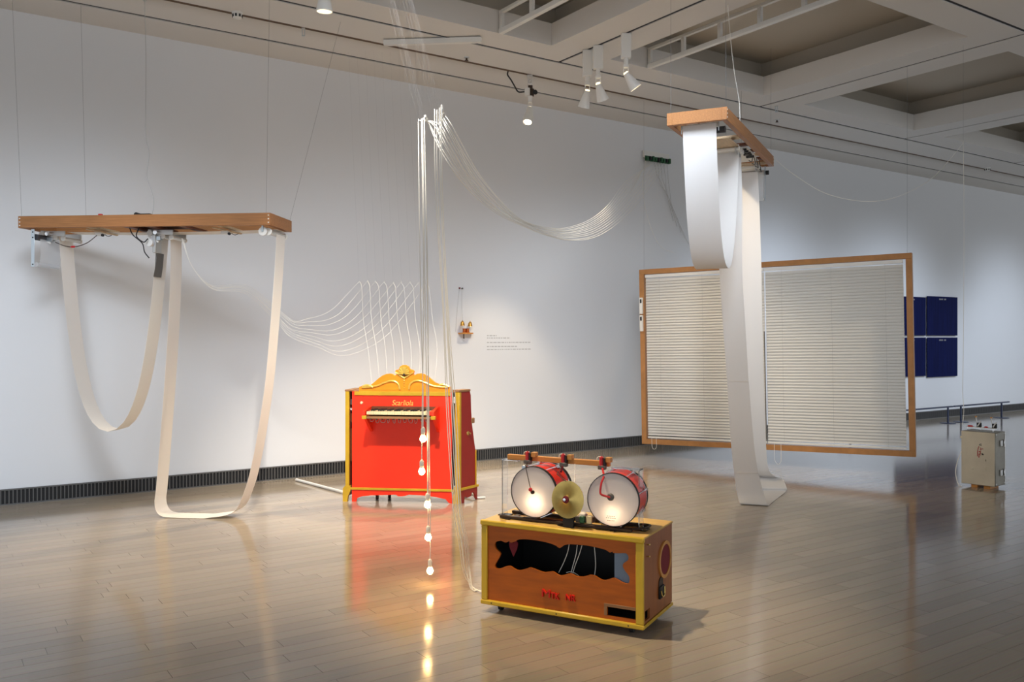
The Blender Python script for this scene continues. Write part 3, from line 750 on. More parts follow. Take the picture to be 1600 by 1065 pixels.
for (a, b) in ((fw + 0.012, mid - 0.006), (mid + 0.006, BW - fw - 0.03)):
    bl = obj('blind_headrail', MB().bev(a, b, 0.01, 0.045, BH - fw - 0.045, BH - fw - 0.008, 0.002), M['white'], t)
    sl = MB(); wd = 0.040
    n_ = 4; top_ = []; bot_ = []
    for k in range(n_ + 1):          # a gently cupped, nearly closed slat
        q = -0.5 + k / n_
        top_.append((0.012 * q * 1.0 + 0.004 * (1 - 4 * q * q), q * wd * 0.97))
    vs = []
    for x in (a, b):
        for yy, z in top_: vs.append((x, 0.03 + yy, z))
        for yy, z in reversed(top_): vs.append((x, 0.031 + yy, z))
    kk = 2 * (n_ + 1)
    sl.add(vs, [(i, (i + 1) % kk, kk + (i + 1) % kk, kk + i) for i in range(kk)] + [tuple(range(kk)), tuple(range(2 * kk - 1, kk - 1, -1))])
    sm = sl.mesh('slat'); smooth_mesh(sm); sm.materials.append(M['slat'])
    z = BH - fw - 0.075
    while z > fw + 0.06:
        o = D.objects.new('slat', sm); COL.objects.link(o); o.parent = t; o.location = (0, 0, z); z -= 0.0345
    obj('bottom_bar', MB().bev(a, b, 0.015, 0.045, fw + 0.012, fw + 0.036, 0.003), M['white'], t)
    for q in (0.13, 0.5, 0.88):
        obj('ladder_cord', MB().tube([(a + (b - a) * q, 0.006, BH - fw - 0.04), (a + (b - a) * q, 0.006, fw + 0.03)], 0.0012, 4), M['greywire'], t)
    xx = a + 0.12
    obj('pull_cord', MB().tube(crom([(xx - 0.04, 0.0, fw + 0.02), (xx - 0.04, 0, -0.1), (xx - 0.02, 0, -0.145), (xx + 0.0, 0, -0.16), (xx + 0.02, 0, -0.145), (xx + 0.035, 0, -0.1), (xx + 0.035, 0.0, fw + 0.02)] if a > 1 else [(xx - 0.06, 0.0, fw + 0.02), (xx - 0.055, 0, -0.03), (xx - 0.03, 0, -0.06), (xx + 0.0, 0, -0.03), (xx + 0.0, 0.0, fw + 0.02)]), 0.0025, 6), M['wire'], t)
obj('tilt_wand', MB().tube([(mid - 0.006, -0.002, BH * 0.63), (mid - 0.004, -0.002, 0.12)], 0.006, 6), M['greybar'], t)
for z in (1.42, 1.64):
    s = obj('motor_box', MB().bev(0.008, 0.05, -0.03, 0.0, z, z + 0.205, 0.003), M['white'], t)
    obj('motor_window', MB().bev(0.018, 0.04, -0.033, -0.028, z + 0.135, z + 0.185, 0.001), M['black'], s)
for x, y in ((0.05, 0.04), (1.30, 0.04), (BW - 0.05, 0.04)):
    obj('suspension_wire', MB().tube([(x, y, BH), (x + 0.04, y, H + 0.0)], 0.0009, 5), M['thread'], t)

# ------------------------------------------------------------------ red piano
PF = Fr(-1.523, 8.03, math.radians(-7.0))
t = thing('toy_piano', 'scarlet upright player piano with gilt pediment and gold edging', 'piano', PF.loc(), PF.rot())
def pk(px, py, y=0.0): return PF.pick_y(px, py, y)
xl = pk(541, 700)[0]; xr = pk(722, 700)[0]
px0 = pk(551, 700)[0]; px1 = pk(706.5, 700)[0]
zt = pk(560, 611)[1]; zg = pk(560, 762.5)[1]
DEP = 0.27
# front panel, skirt, rails
obj('front_panel', MB().bev(px0, px1, -0.018, 0.0, zg, zt, 0.002), M['red'], t)
arc = [(px0, zg)]
zs = zg - 0.022
sk = [pk(*q) for q in ((550, 783), (557.5, 783), (559, 777), (566, 774.5), (580, 772.8), (600, 772.5), (619, 772), (624, 774.5), (632, 774), (640, 772), (662, 773), (682, 775.5), (697, 779), (702, 785), (707, 786))]
sk = [(max(px0, min(px1 + .002, a)), max(0.0, b)) for a, b in sk]
obj('skirt', MB().prism([[(px0, zg)] + sk + [(px1, zg)]], lambda a, b, q: (a, q, b), -0.022, -0.002), M['red'], t, smooth=False)
obj('gold_rail', MB().bev(px0 - 0.02, px1 + 0.03, -0.034, -0.018, zg - 0.008, zg + 0.012, 0.002), M['gold'], t)
gx0 = pk(555, 614)[0]; gx1 = pk(704.5, 614)[0]
obj('gold_rail', MB().bev(gx0, gx1, -0.028, -0.018, pk(560, 617)[1], zt, 0.002), M['gold'], t)
# dark inside
obj('inner_case', MB().box(px0 + 0.01, px1 - 0.005, 0.03, DEP - 0.02, 0.1, zt - 0.01), M['black'], t, smooth=False)
obj('top_board', MB().bev(px0 - 0.015, px1 + 0.02, -0.005, DEP - 0.05, zt - 0.006, zt + 0.008, 0.002), M['tanrail'], t)
# left side board
sd = obj('side_board', MB().bev(xl + 0.006, xl + 0.03, 0.0, DEP, 0.05, zt, 0.002), M['shadered'], t)
obj('edge_strip', MB().bev(xl, xl + 0.036, -0.03, 0.0, 0.11, zt, 0.003), M['gold'], sd)
obj('cap', MB().bev(xl - 0.004, xl + 0.06, -0.034, DEP, zt, zt + 0.016, 0.003), M['tanrail'], sd)
obj('foot', MB().prism([[(xl - 0.022, 0), (xl + 0.02, 0), (xl + 0.026, 0.05), (xl + 0.05, 0.1), (xl + 0.05, 0.145), (xl - 0.0, 0.145), (xl - 0.022, 0.12)]], lambda a, b, q: (a, q, b), -0.035, 0.0), M['gold'], sd, smooth=False)
for k, (z, hgt) in enumerate(((0.36, 0.3), (0.72, 0.08), (0.83, 0.02), (0.88, 0.05))):
    obj('inner_block', MB().bev(xl + 0.032, xl + 0.055, 0.02, 0.1, z, z + hgt, 0.002), [M['darkwood'], M['darkwood'], M['white'], M['greybar']][k], t)
# right side board, standing splayed
rp0 = (pk(721, 700)[0], -0.0)
sp = Matrix.Translation((xr - 0.012, 0, 0)) @ Matrix.Rotation(math.radians(-26), 4, 'Z')
SD = 0.205
prof = [(0, 0.12), (SD + 0.03, 0.12), (SD + 0.03, 0.30), (SD + 0.022, 0.46), (SD - 0.0, 0.56), (SD - 0.03, 0.70), (SD - 0.045, 0.84), (SD - 0.05, 0.97), (SD - 0.065, zt), (0, zt)]
sd = obj('side_board', MB().prism([prof], lambda a, b, q: sp @ Vector((q, a, b)), -0.022, 0.0), M['shadered'], t, smooth=False)
obj('edge_strip', MB().bev(-0.045, 0.004, -0.03, 0.004, 0.12, zt, 0.003, sp), M['gold'], sd)
obj('cap', MB().bev(-0.075, 0.006, -0.034, SD - 0.06, zt, zt + 0.02, 0.003, sp), M['tanrail'], sd)
obj('foot', MB().prism([[(-0.055, 0), (0.006, 0), (0.006, 0.15), (-0.055, 0.15)]], lambda a, b, q: sp @ Vector((a, q, b)), -0.04, -0.004), M['gold'], sd, smooth=False)
obj('base_rail', MB().bev(-0.002, 0.014, -0.03, SD + 0.06, 0.118, 0.14, 0.002, sp), M['gold'], sd)
obj('base_skirt', MB().prism([[(0, 0), (0.045, 0), (0.05, 0.05), (0.075, 0.055), (0.09, 0.04), (0.15, 0.045), (0.165, 0.075), (0.19, 0.08), (0.215, 0.05), (0.225, 0.02), (0.24, 0.0), (SD + 0.045, 0.0), (SD + 0.045, 0.12), (0, 0.12)]], lambda a, b, q: sp @ Vector((q, a, b)), -0.012, 0.006), M['shadered'], sd, smooth=False)
obj('back_strip', MB().bev(0.0, 0.008, SD + 0.02, SD + 0.032, 0.14, 0.46, 0.001, sp), M['gold'], sd)
obj('knob', MB().bev(-0.02, 0.004, SD - 0.045, SD + 0.012, 0.71, 0.76, 0.006, sp), M['tanrail'], sd)
obj('side_fitting', MB().lathe([(0.02, 0), (0.018, 0.006), (0.008, 0.012), (0.008, 0.03), (0.001, 0.032)], sp @ Vector((0, 0.11, 0.625)), sp.to_3x3() @ Vector((1, 0, 0)), 12), M['brass'], sd)
for z, hg, mm in ((0.90, 0.06, 'white'), (0.67, 0.05, 'ringwood'), (0.1, 0.05, 'white')):
    obj('inner_block', MB().bev(px1 + 0.008, px1 + 0.03, 0.03, 0.09, z, z + hg, 0.002), M[mm], t)
obj('gap_strip', MB().box(px1 + 0.0, px1 + 0.05, 0.10, 0.13, 0.1, zt - 0.02), M['black'], t, smooth=False)  # black strip standing in the gap beside the front panel
# back panel and casters
obj('back_panel', MB().bev(px0, px1, DEP - 0.02, DEP, 0.1, zt, 0.002), M['shadered'], t)
for x in (0.27, 0.36):
    c = obj('caster', MB().lathe([(0.001, -0.014), (0.028, -0.014), (0.03, 0), (0.028, 0.014), (0.001, 0.014)], (x, 0.08 + 0.1 * (x > 0.3), 0.03), (1, 0.3, 0), 16), M['rust'], t)
    obj('caster_fork', MB().box(x - 0.02, x + 0.02, 0.06 + 0.1 * (x > 0.3), 0.1 + 0.1 * (x > 0.3), 0.055, 0.1), M['black'], c, smooth=False)
# pediment
pz = [(215, 345), (216, 308), (280, 284), (340, 289), (385, 252), (430, 212), (470, 184), (510, 168), (550, 162), (580, 168), (603, 186), (628, 166), (606, 146), (614, 124), (645, 118), (662, 84), (690, 70), (725, 70), (750, 84), (770, 116), (800, 122), (815, 140), (806, 166), (822, 182), (845, 165), (880, 160), (920, 168), (960, 190), (1000, 224), (1040, 258), (1085, 276), (1140, 280), (1190, 296), (1214, 308), (1216, 345)]
def pp_(x, y, yl=-0.02): return PF.pick_y(530 + x / 6.957, 560 + y / 6.957, yl)
pd = [pp_(x, y) for x, y in pz]
pd[0] = (pd[0][0], zt); pd[-1] = (pd[-1][0], zt)
ped = obj('pediment', MB().prism([pd], lambda a, b, q: (a, q, b), -0.02, 0.012), M['amber'], t, smooth=False)
def ridge(pts, r, m=M['brightgold'], nm='gilt_scroll'):
    return obj(nm, MB().tube([(a, -0.026, b) for a, b in [(v.x, v.y) for v in crom([Vector((*pp_(*q), 0)) for q in pts], 5)]], r, 8), m, ped)
ridge([(250, 312), (330, 308), (420, 292), (490, 262), (560, 243), (610, 250), (645, 280), (660, 335)], 0.009)
ridge([(1185, 312), (1100, 306), (1010, 292), (930, 258), (860, 238), (810, 248), (772, 280), (760, 335)], 0.009)
ridge([(262, 300), (300, 290), (345, 298), (370, 312)], 0.010); ridge([(1090, 290), (1130, 282), (1170, 296), (1195, 308)], 0.010)
for s0, s1 in ((360, 640), (780, 1060)):
    lob = [pp_(x, y) for x, y in ((s0 + (0 if s0 < 500 else 0), 340), (s0 + 40 if s0 < 500 else 785, 318 if s0 < 500 else 300), (500 if s0 < 500 else 830, 282 if s0 < 500 else 262), (570 if s0 < 500 else 880, 262), (615 if s0 < 500 else 940, 270 if s0 < 500 else 288), (640 if s0 < 500 else 1020, 300 if s0 < 500 else 322), (650 if s0 < 500 else 1060, 340))]
    obj('lobe_panel', MB().prism([lob], lambda a, b, q: (a, q, b), -0.023, -0.0195), M['amber'], ped, smooth=False)
fc = pp_(708, 165)
for k in range(9):
    q = math.radians(200 - k * 27.5 - 0); q = math.radians(180 - k * 22.5)
    tip = (fc[0] + 0.052 * math.cos(q), fc[1] + 0.002 + 0.062 * math.sin(q))
    obj('shell_rib', MB().tube([(fc[0], -0.03, fc[1] - 0.004), ((fc[0] + tip[0]) / 2, -0.038, (fc[1] + tip[1]) / 2), (tip[0], -0.03, tip[1])], 0.006, 6, 0.011), M['brightgold'], ped)
obj('shell_boss', MB().lathe([(0.001, -0.012), (0.012, -0.008), (0.013, 0)], (fc[0], -0.03, fc[1] - 0.006), (0, 1, 0), 12), M['rust'], ped)
ridge([(612, 150), (640, 165), (672, 190), (700, 205)], 0.008); ridge([(808, 150), (780, 165), (745, 190), (712, 205)], 0.008)
for k in range(5):
    q = pp_(706, 212 + 26 * k)
    obj('shell_drop', MB().lathe([(0.001, -0.01), (0.008 - 0.001 * k, -0.006), (0.009 - 0.001 * k, 0)], (q[0], -0.02, q[1]), (0, 1, 0), 10), M['brightgold'], ped)
# keyboard shelf
KD = 0.25
kx0 = pk(579, 645, -0.018)[0]; kx1 = pk(687, 645, -0.018)[0]
yf = -0.018 - KD
zk = pk(620, 643, yf + 0.02)[1]
kb = obj('keyboard_shelf', MB().bev(kx0 + 0.01, kx1 - 0.01, yf + 0.01, -0.018, zk - 0.055, zk - 0.042, 0.002), M['tanrail'], t)
obj('key_slip', MB().bev(kx0 + 0.03, kx1 - 0.06, yf, yf + 0.012, zk - 0.062, zk - 0.042, 0.002), M['tanrail'], kb)
nk = 26; wk = (kx1 - 0.055 - kx0 - 0.035) / nk
km = MB().bev(0, wk - 0.0012, yf + 0.004, -0.06, zk - 0.026, zk, 0.001).mesh('white_key'); km.materials.append(M['ivory'])
for i in range(nk):
    o = D.objects.new('white_key', km); COL.objects.link(o); o.parent = t; o.location.x = kx0 + 0.035 + wk * i
bmk = MB().bev(-0.006, 0.006, -0.185, -0.06, zk, zk + 0.012, 0.001).mesh('black_key'); bmk.materials.append(M['black'])
for i in range(nk - 1):
    if i % 7 in (2, 6): continue
    o = D.objects.new('black_key', bmk); COL.objects.link(o); o.parent = t; o.location.x = kx0 + 0.035 + wk * (i + 1)
obj('key_back_rail', MB().bev(kx0 + 0.02, kx1 - 0.03, -0.06, -0.018, zk - 0.03, zk + 0.03, 0.002), M['darkwood'], t)
def cheek(x0, x1, nm):
    pr = [(-0.018, zk + 0.035), (-0.10, zk + 0.03), (yf - 0.0, zk + 0.002), (yf - 0.005, zk - 0.03), (yf - 0.005, zk - 0.06), (yf + 0.03, zk - 0.06), (-0.03, zk - 0.20), (-0.018, zk - 0.20)]
    c = obj(nm, MB().prism([pr], lambda a, b, q: (q, a, b), x0, x1), M['red'], t, smooth=False)
    obj('gold_block', MB().bev(x0 - 0.004, x1 + 0.014, yf - 0.014, yf + 0.025, zk - 0.065, zk - 0.035, 0.002), M['gold'], c)
cheek(kx0, kx0 + 0.022, 'cheek'); cheek(kx1 - 0.022, kx1, 'cheek')
obj('cheek_block', MB().bev(kx1 - 0.056, kx1 - 0.022, yf, -0.06, zk - 0.03, zk + 0.004, 0.003), M['red'], t)
for k in range(11):
    r = random.Random(300 + k); x = kx0 + 0.06 + (kx1 - kx0 - 0.14) * k / 10; wd = r.uniform(0.02, 0.06)
    obj('key_wire', MB().tube(crom([(x - wd / 2, yf + 0.1, zk - 0.055), (x - wd / 3, yf + 0.09, zk - 0.085 - 0.02 * r.random()), (x + wd / 4, yf + 0.09, zk - 0.09 - 0.02 * r.random()), (x + wd / 2, yf + 0.1, zk - 0.055)]), 0.002, 5), M['greywire'], t)
    obj('solenoid', MB().lathe([(0.008, 0), (0.008, 0.022)], (x, yf + 0.07, zk - 0.078), (0, 0, 1), 10), M['greybar'], t)
q = pk(565, 629, -0.018)
obj('ivory_knob', MB().lathe([(0.014, 0), (0.014, 0.006), (0.009, 0.012), (0.001, 0.013)], (q[0], -0.018, q[1]), (0, -1, 0), 16), M['ivory'], t)
def text_mesh(s, size, extr, shear=0.0):
    c = D.curves.new('txt', 'FONT'); c.body = s; c.size = size; c.extrude = extr; c.shear = shear
    o = D.objects.new('txt', c); COL.objects.link(o)
    dg = bpy.context.evaluated_depsgraph_get(); dg.update()
    me = D.meshes.new_from_object(o.evaluated_get(dg))
    D.objects.remove(o); me.materials.clear()
    return me
def lettering(s, x0, x1, y, z0, z1, m, parent, extr=0.001, shear=0.0):
    me = text_mesh(s, 1.0, extr, shear)
    xs = [v.co.x for v in me.vertices]; ys = [v.co.y for v in me.vertices]
    a, b, c, d = min(xs), max(xs), min(ys), max(ys)
    for v in me.vertices:
        v.co = Vector((x0 + (v.co.x - a) / (b - a) * (x1 - x0), y - v.co.z, z0 + (v.co.y - c) / (d - c) * (z1 - z0)))
    return obj('lettering', me, m, parent, smooth=False)
a, b = pk(612.5, 633, -0.019), pk(645.5, 625, -0.019)
lettering('Scarliola', a[0], b[0], -0.019, a[1], b[1], M['gletter'], t, 0.001, 0.3)

# ------------------------------------------------------------------ drum box
BX = Fr(-0.158, 4.80, math.radians(-28.3))
BL_, BD, BZ0, BZ1 = 0.922, 0.46, 0.042, 0.50
t = thing('music_cabinet', 'low cherry wood cabinet with mustard edging, wavy cutout and red letters', 'cabinet', BX.loc(), BX.rot())
tk = 0.012
def b6(x, y): return BX.pick_y(745 + x / 5.0, 800 + y / 5.0, 0.0)
op = [(140, 250), (150, 230), (190, 222), (215, 235), (235, 235), (250, 225), (265, 237), (300, 228), (330, 212), (400, 212), (500, 225), (580, 245), (620, 262), (648, 280), (680, 258), (730, 250), (850, 258), (950, 278), (1010, 295), (1040, 315), (1060, 305), (1065, 318), (1120, 320), (1165, 320), (1185, 345), (1180, 375), (1150, 395), (1140, 420), (1160, 460), (1190, 500), (1192, 545), (1170, 558), (1130, 545), (1090, 520), (1060, 515), (1000, 532), (960, 520), (920, 495), (880, 490), (830, 505), (780, 500), (730, 478), (690, 488), (650, 495), (620, 480), (590, 462), (530, 470), (480, 455), (420, 432), (390, 440), (330, 455), (290, 440), (260, 420), (220, 425), (180, 440), (150, 435), (142, 410), (165, 370), (185, 325), (165, 300), (145, 280)]
hole = [b6(*p) for p in op]
hole = [(v.x, v.y) for v in crom([Vector((*p, 0)) for p in hole + hole[:1]], 2)][:-1]
va, vb = b6(1018, 735), b6(1250, 850)
vent = [(va[0], va[1]), (BL_ - 0.035, va[1]), (BL_ - 0.035, 0.085), (va[0], 0.085)]
zb0, zb1 = BZ0 + 0.02, BZ1 - 0.012
obj('front_panel', MB().prism([[(0.01, zb0), (BL_ - 0.01, zb0), (BL_ - 0.01, zb1), (0.01, zb1)], hole, vent], lambda a, b, q: (a, q, b), 0.0, tk), M['cabinet'], t, smooth=False)
obj('vent_frame', MB().bev(va[0] - 0.016, BL_ - 0.035, -0.003, 0.003, va[1], va[1] + 0.016, 0.001).bev(va[0] - 0.016, va[0], -0.003, 0.003, 0.085, va[1], 0.001), M['tanrail'], t)
sv = [(0.03, 0.075), (0.10, 0.075), (0.10, 0.125), (0.03, 0.125)]
obj('side_panel', MB().prism([[(0, zb0), (BD, zb0), (BD, zb1), (0, zb1)], sv], lambda a, b, q: (q, a, b), BL_ - tk, BL_), M['cabside'], t, smooth=False)
obj('side_panel', MB().bev(0, tk, tk, BD, zb0, zb1, 0.001), M['cabside'], t)
obj('back_panel', MB().box(tk, BL_ - tk, BD - tk, BD, zb0, zb1), M['cabside'], t, smooth=False)
obj('bottom_panel', MB().box(0.005, BL_ - 0.005, 0.005, BD - 0.005, BZ0 + 0.004, BZ0 + 0.02), M['cabside'], t, smooth=False)
obj('lining', MB().box(tk + 0.002, BL_ - tk - 0.002, BD - tk - 0.006, BD - tk - 0.001, zb0, zb1).box(tk + 0.002, BL_ - tk - 0.002, tk + 0.001, BD - tk, zb1 - 0.006, zb1 - 0.001).box(tk + 0.002, BL_ - tk - 0.002, tk + 0.001, BD - tk, zb0, zb0 + 0.005).box(tk + 0.001, tk + 0.006, tk + .001, BD - tk, zb0, zb1), M['black'], t, smooth=False)
obj('top_board', MB().bev(-0.006, BL_ + 0.004, -0.008, BD + 0.004, zb1, BZ1, 0.003), M['boxtop'], t)
# trims
obj('trim', MB().bev(-0.012, BL_ + 0.010, -0.018, 0.006, BZ1 - 0.026, BZ1 + 0.003, 0.006), M['trim'], t)
obj('trim', MB().bev(-0.012, BL_ + 0.010, -0.016, 0.004, BZ0, BZ0 + 0.026, 0.006), M['trim'], t)
obj('trim', MB().bev(-0.006, 0.03, -0.012, 0.002, BZ0 + 0.026, BZ1 - 0.026, 0.003), M['trim'], t)
obj('trim', MB().bev(BL_ - 0.035, BL_ + 0.006, -0.012, 0.004, BZ0 + 0.026, BZ1 - 0.026, 0.003), M['trim'], t)
obj('trim', MB().bev(BL_ - 0.002, BL_ + 0.008, 0.0, BD, BZ0, BZ0 + 0.018, 0.003), M['gold'], t)
for k, x in enumerate((0.06, 0.45, 0.85)):
    obj('screw', MB().lathe([(0.004, 0), (0.003, 0.002), (0.001, 0.003)], (x, -0.016, BZ0 + 0.013), (0, -1, 0), 8), M['rust'], t)
# inside: blue-grey board, red heart, wires, baffle
q0 = b6(1060, 400)[0]
obj('inner_board', MB().bev(q0 + 0.003, BL_ - tk - 0.003, tk + 0.006, tk + 0.014, 0.16, zb1 - 0.03, 0.001), M['bluegrey'], t)
hq = b6(265, 285)
obj('inner_heart', MB().prism([[(hq[0] + 0.04 * a, hq[1] + 0.05 * b) for a, b in ((0, -1), (.55, -.1), (.7, .5), (.45, .8), (.1, .7), (0, .45), (-.1, .7), (-.45, .8), (-.7, .5), (-.55, -.1))]], lambda a, b, q: (a, q, b), 0.03, 0.036), M['maroon'], t, smooth=False)
for pts in (((722, 250), (710, 310), (680, 390), (640, 470)), ((785, 255), (775, 330), (750, 420), (735, 480)), ((822, 258), (800, 330), (770, 410), (750, 475)), ((918, 268), (925, 340), (928, 420), (920, 495)), ((700, 470), (740, 465), (790, 490), (810, 520))):
    obj('inner_wire', MB().tube([(v.x, 0.06, v.y) for v in crom([Vector((*BX.pick_y(745 + x / 5, 800 + y / 5, 0.06), 0)) for x, y in pts], 5)], 0.0022, 6), M['wire'], t)
# letters
for s, xa, ya, xb, yb in (('M', 848, 929.5, 860.5, 921), ('TK', 862, 932.5, 875, 926.5), ('NR', 885, 935, 900, 929.5)):
    a, b = BX.pick_y(xa, ya + 1.5, 0), BX.pick_y(xb, yb, 0)
    lettering(s, a[0], b[0], -0.006, min(a[1], b[1]), max(a[1], b[1]), M['rletter'], t, 0.006)
# right side: round speaker cloth, lock, nails
cq = BX.pick_x(745 + 1465 / 5, 800 + 365 / 5, BL_)
obj('speaker_cloth', MB().lathe([(0.001, 0.004), (0.082, 0.004), (0.082, 0)], (BL_, cq[0], cq[1]), (1, 0, 0), 32), M['maroon'], t)
obj('speaker_ring', MB().lathe([(0.08, 0), (0.08, 0.008), (0.098, 0.008), (0.098, 0)], (BL_, cq[0], cq[1]), (1, 0, 0), 36, True), M['ringwood'], t)
lq = BX.pick_x(745 + 1435 / 5, 800 + 600 / 5, BL_)
lk = obj('latch_plate', MB().lathe([(0.001, 0.004), (0.034, 0.004), (0.034, 0)], (BL_, lq[0], lq[1] + 0.03), (1, 0, 0), 20), M['rust'], t)
obj('latch', MB().bev(BL_, BL_ + 0.012, lq[0] - 0.035, lq[0] + 0.035, lq[1] - 0.045, lq[1] + 0.02, 0.003), M['black'], lk)
obj('latch_hook', MB().tube(crom([(BL_ + 0.014, lq[0] - 0.03, lq[1]), (BL_ + 0.018, lq[0] - 0.02, lq[1] - 0.03), (BL_ + 0.016, lq[0] + 0.02, lq[1] - 0.03), (BL_ + 0.014, lq[0] + 0.028, lq[1] + 0.01)]), 0.004, 6), M['brass'], lk)
for z in (0.455, 0.395):
    obj('nail', MB().lathe([(0.003, 0), (0.003, 0.014), (0.006, 0.014), (0.001, 0.017)], (BL_, 0.06, z), (1, 0, 0), 8), M['brass'], t)
for x, y in ((0.08, 0.06), (BL_ - 0.08, 0.06), (0.08, BD - 0.06), (BL_ - 0.08, BD - 0.06)):
    obj('caster', MB().lathe([(0.001, -0.011), (0.019, -0.011), (0.0205, 0), (0.019, 0.011), (0.001, 0.011)], (x, y, 0.0205), (1, 0, 0), 14).box(x - 0.012, x + 0.012, y - 0.012, y + 0.012, 0.036, BZ0 + 0.006), M['black'], t)

# things on the box (local frame of the box)
def on_box(name, label, cat, group=None): return thing(name, label, cat, BX.loc() + Vector((0, 0, BZ1)), BX.rot(), group)
R_ = 0.136
# rail carriage under the drums
t = on_box('drum_rail', 'dark iron rail carriage under the drums on the cabinet top', 'rail')
obj('rail', MB().bev(0.06, 0.83, 0.075, 0.105, 0.003, 0.018, 0.002), M['rust'], t)
obj('rail', MB().bev(0.06, 0.86, 0.22, 0.25, 0.003, 0.018, 0.002), M['rust'], t)
obj('loop_handle', MB().tube(crom([(0.80, 0.235, 0.014), (0.87, 0.235, 0.016), (0.885, 0.20, 0.016), (0.87, 0.13, 0.016), (0.80, 0.09, 0.014)]), 0.006, 8), M['rust'], t)
for x in (0.1, 0.42, 0.72):
    obj('tie', MB().bev(x, x + 0.03, 0.06, 0.27, 0.0, 0.004, 0.001), M['rust'], t)
ZD = R_ + 0.0285
def drum(cx, y0, y1, ang, label, logo):
    t = on_box('drum', label, 'drum', 'red bass drums on the cabinet')
    Mx = Matrix.Translation((cx, (y0 + y1) / 2, ZD)) @ Matrix.Rotation(ang, 4, 'Z')
    h = (y1 - y0) / 2; ax = Mx.to_3x3() @ Vector((0, 1, 0)); o = lambda y: Mx @ Vector((0, y, 0))
    obj('shell', MB().lathe([(R_ - 0.006, -h + 0.004), (R_ - 0.002, -h + 0.004), (R_ - 0.002, h - 0.004), (R_ - 0.006, h - 0.004)], o(0), ax, 48, True), M['drumred'], t)
    obj('bounce_liner', MB().lathe([(R_ - 0.0085, -h + 0.006), (R_ - 0.0065, -h + 0.006), (R_ - 0.0065, h - 0.006), (R_ - 0.0085, h - 0.006)], o(0), ax, 48, True), M['greybar'], t)  # unseen grey liner added to keep red bounce off the skins
    hd = obj('front_head', MB().lathe([(0.001, -h - 0.001), (R_ - 0.001, -h - 0.001), (R_ - 0.001, -h), (0.001, -h)], o(0), ax, 48), M['drumhead'], t)
    obj('back_head', MB().lathe([(0.001, h), (R_ - 0.004, h), (R_ - 0.004, h + 0.001), (0.001, h + 0.001)], o(0), ax, 48), M['drumhead'], t)
    obj('front_hoop', MB().lathe([(R_ - 0.0005, -h - 0.005), (R_ + 0.002, -h - 0.005), (R_ + 0.003, -h + 0.013), (R_ - 0.002, -h + 0.013)], o(0), ax, 48, True), M['black'], t)
    obj('back_hoop', MB().lathe([(R_ - 0.004, h + 0.005), (R_ + 0.002, h + 0.005), (R_ + 0.003, h - 0.013), (R_ - 0.002, h - 0.013)], o(0), ax, 48, True), M['black'], t)
    obj('chrome_band', MB().lathe([(R_ - 0.001, h - 0.03), (R_ + 0.002, h - 0.03), (R_ + 0.002, h - 0.022), (R_ - 0.001, h - 0.022)], o(0), ax, 48, True), M['chrome'], t)
    for k in range(8):
        q = 2 * math.pi * (k + 0.35) / 8
        p = Mx @ Vector((math.cos(q) * (R_ + 0.006), 0, math.sin(q) * (R_ + 0.006)))
        lg = obj('tension_rod', MB().tube([p - ax * (h - 0.006), p + ax * (h - 0.006)], 0.0025, 6), M['chrome'], t)
        obj('lug', MB().beam(p + ax * 0.035, p + ax * 0.07, 0.014, 0.014), M['chrome'], lg)
    if logo:
        for k, (wd, z) in enumerate(((0.045, -0.088), (0.055, -0.097), (0.04, -0.11))):
            for j in range(5):
                x = -0.01 - wd / 2 + wd * j / 5
                obj('print', MB().box(x, x + wd / 5 * 0.7, -h - 0.0016, -h - 0.001, z, z + 0.004, Mx), M['textgrey'], hd, smooth=False)
    l = D.lights.new('drum_bulb_light', 'POINT'); l.energy = 1.25 if not logo else 0.85; l.color = (1.0, 0.72, 0.42); l.shadow_soft_size = 0.02
    lo = D.objects.new('drum_bulb_light', l); COL.objects.link(lo); lo.parent = t
    lo.location = Mx @ Vector((0.005 if not logo else 0.0, -h + (0.032 if not logo else 0.05), -0.055 if not logo else -0.075))
    return Mx, h
d1 = BX.pick_y(834, 763, 0.07); d2 = BX.pick_y(955, 776, 0.06)
MD1, hd1 = drum(d1[0], 0.07, 0.27, math.radians(0), 'red drum at left with brightest glowing skin, under the bar end', False)
MD2, hd2 = drum(d2[0], 0.06, 0.25, math.radians(6), 'red drum at right with printed glowing skin and red beater arm', True)
# cymbal
t = on_box('cymbal', 'brass cymbal standing upright between the two red drums', 'cymbal')
c = BX.pick_y(886, 780, 0.03)
n_ = Vector((-0.12, -1, 0.10)).normalized(); co = Vector((c[0], 0.03, c[1] - BZ1))
obj('plate', MB().lathe([(0.001, 0.016), (0.010, 0.016), (0.022, 0.010), (0.03, 0.004), (0.098, -0.004), (0.098, -0.006), (0.03, 0.002), (0.001, 0.004)], co, n_, 40), M['brass'], t)
obj('washer', MB().lathe([(0.001, 0.020), (0.018, 0.019), (0.020, 0.012), (0.001, 0.012)], co, n_, 20), M['maroon'], t)
obj('nut', MB().lathe([(0.001, 0.030), (0.008, 0.029), (0.009, 0.018), (0.001, 0.018)], co, n_, 12), M['chrome'], t)
obj('stand', MB().bev(co.x - 0.03, co.x + 0.03, 0.04, 0.06, 0.0, 0.05, 0.002).box(co.x - 0.006, co.x + 0.006, 0.046, 0.056, 0.05, co.z), M['black'], t)
obj('hanging_cord', MB().tube(crom([(co.x + 0.028, 0.06, co.z + 0.085), (co.x + 0.018, 0.09, 0.26), (co.x + 0.005, 0.12, 0.325)]), 0.0022, 6), M['wire'], t)
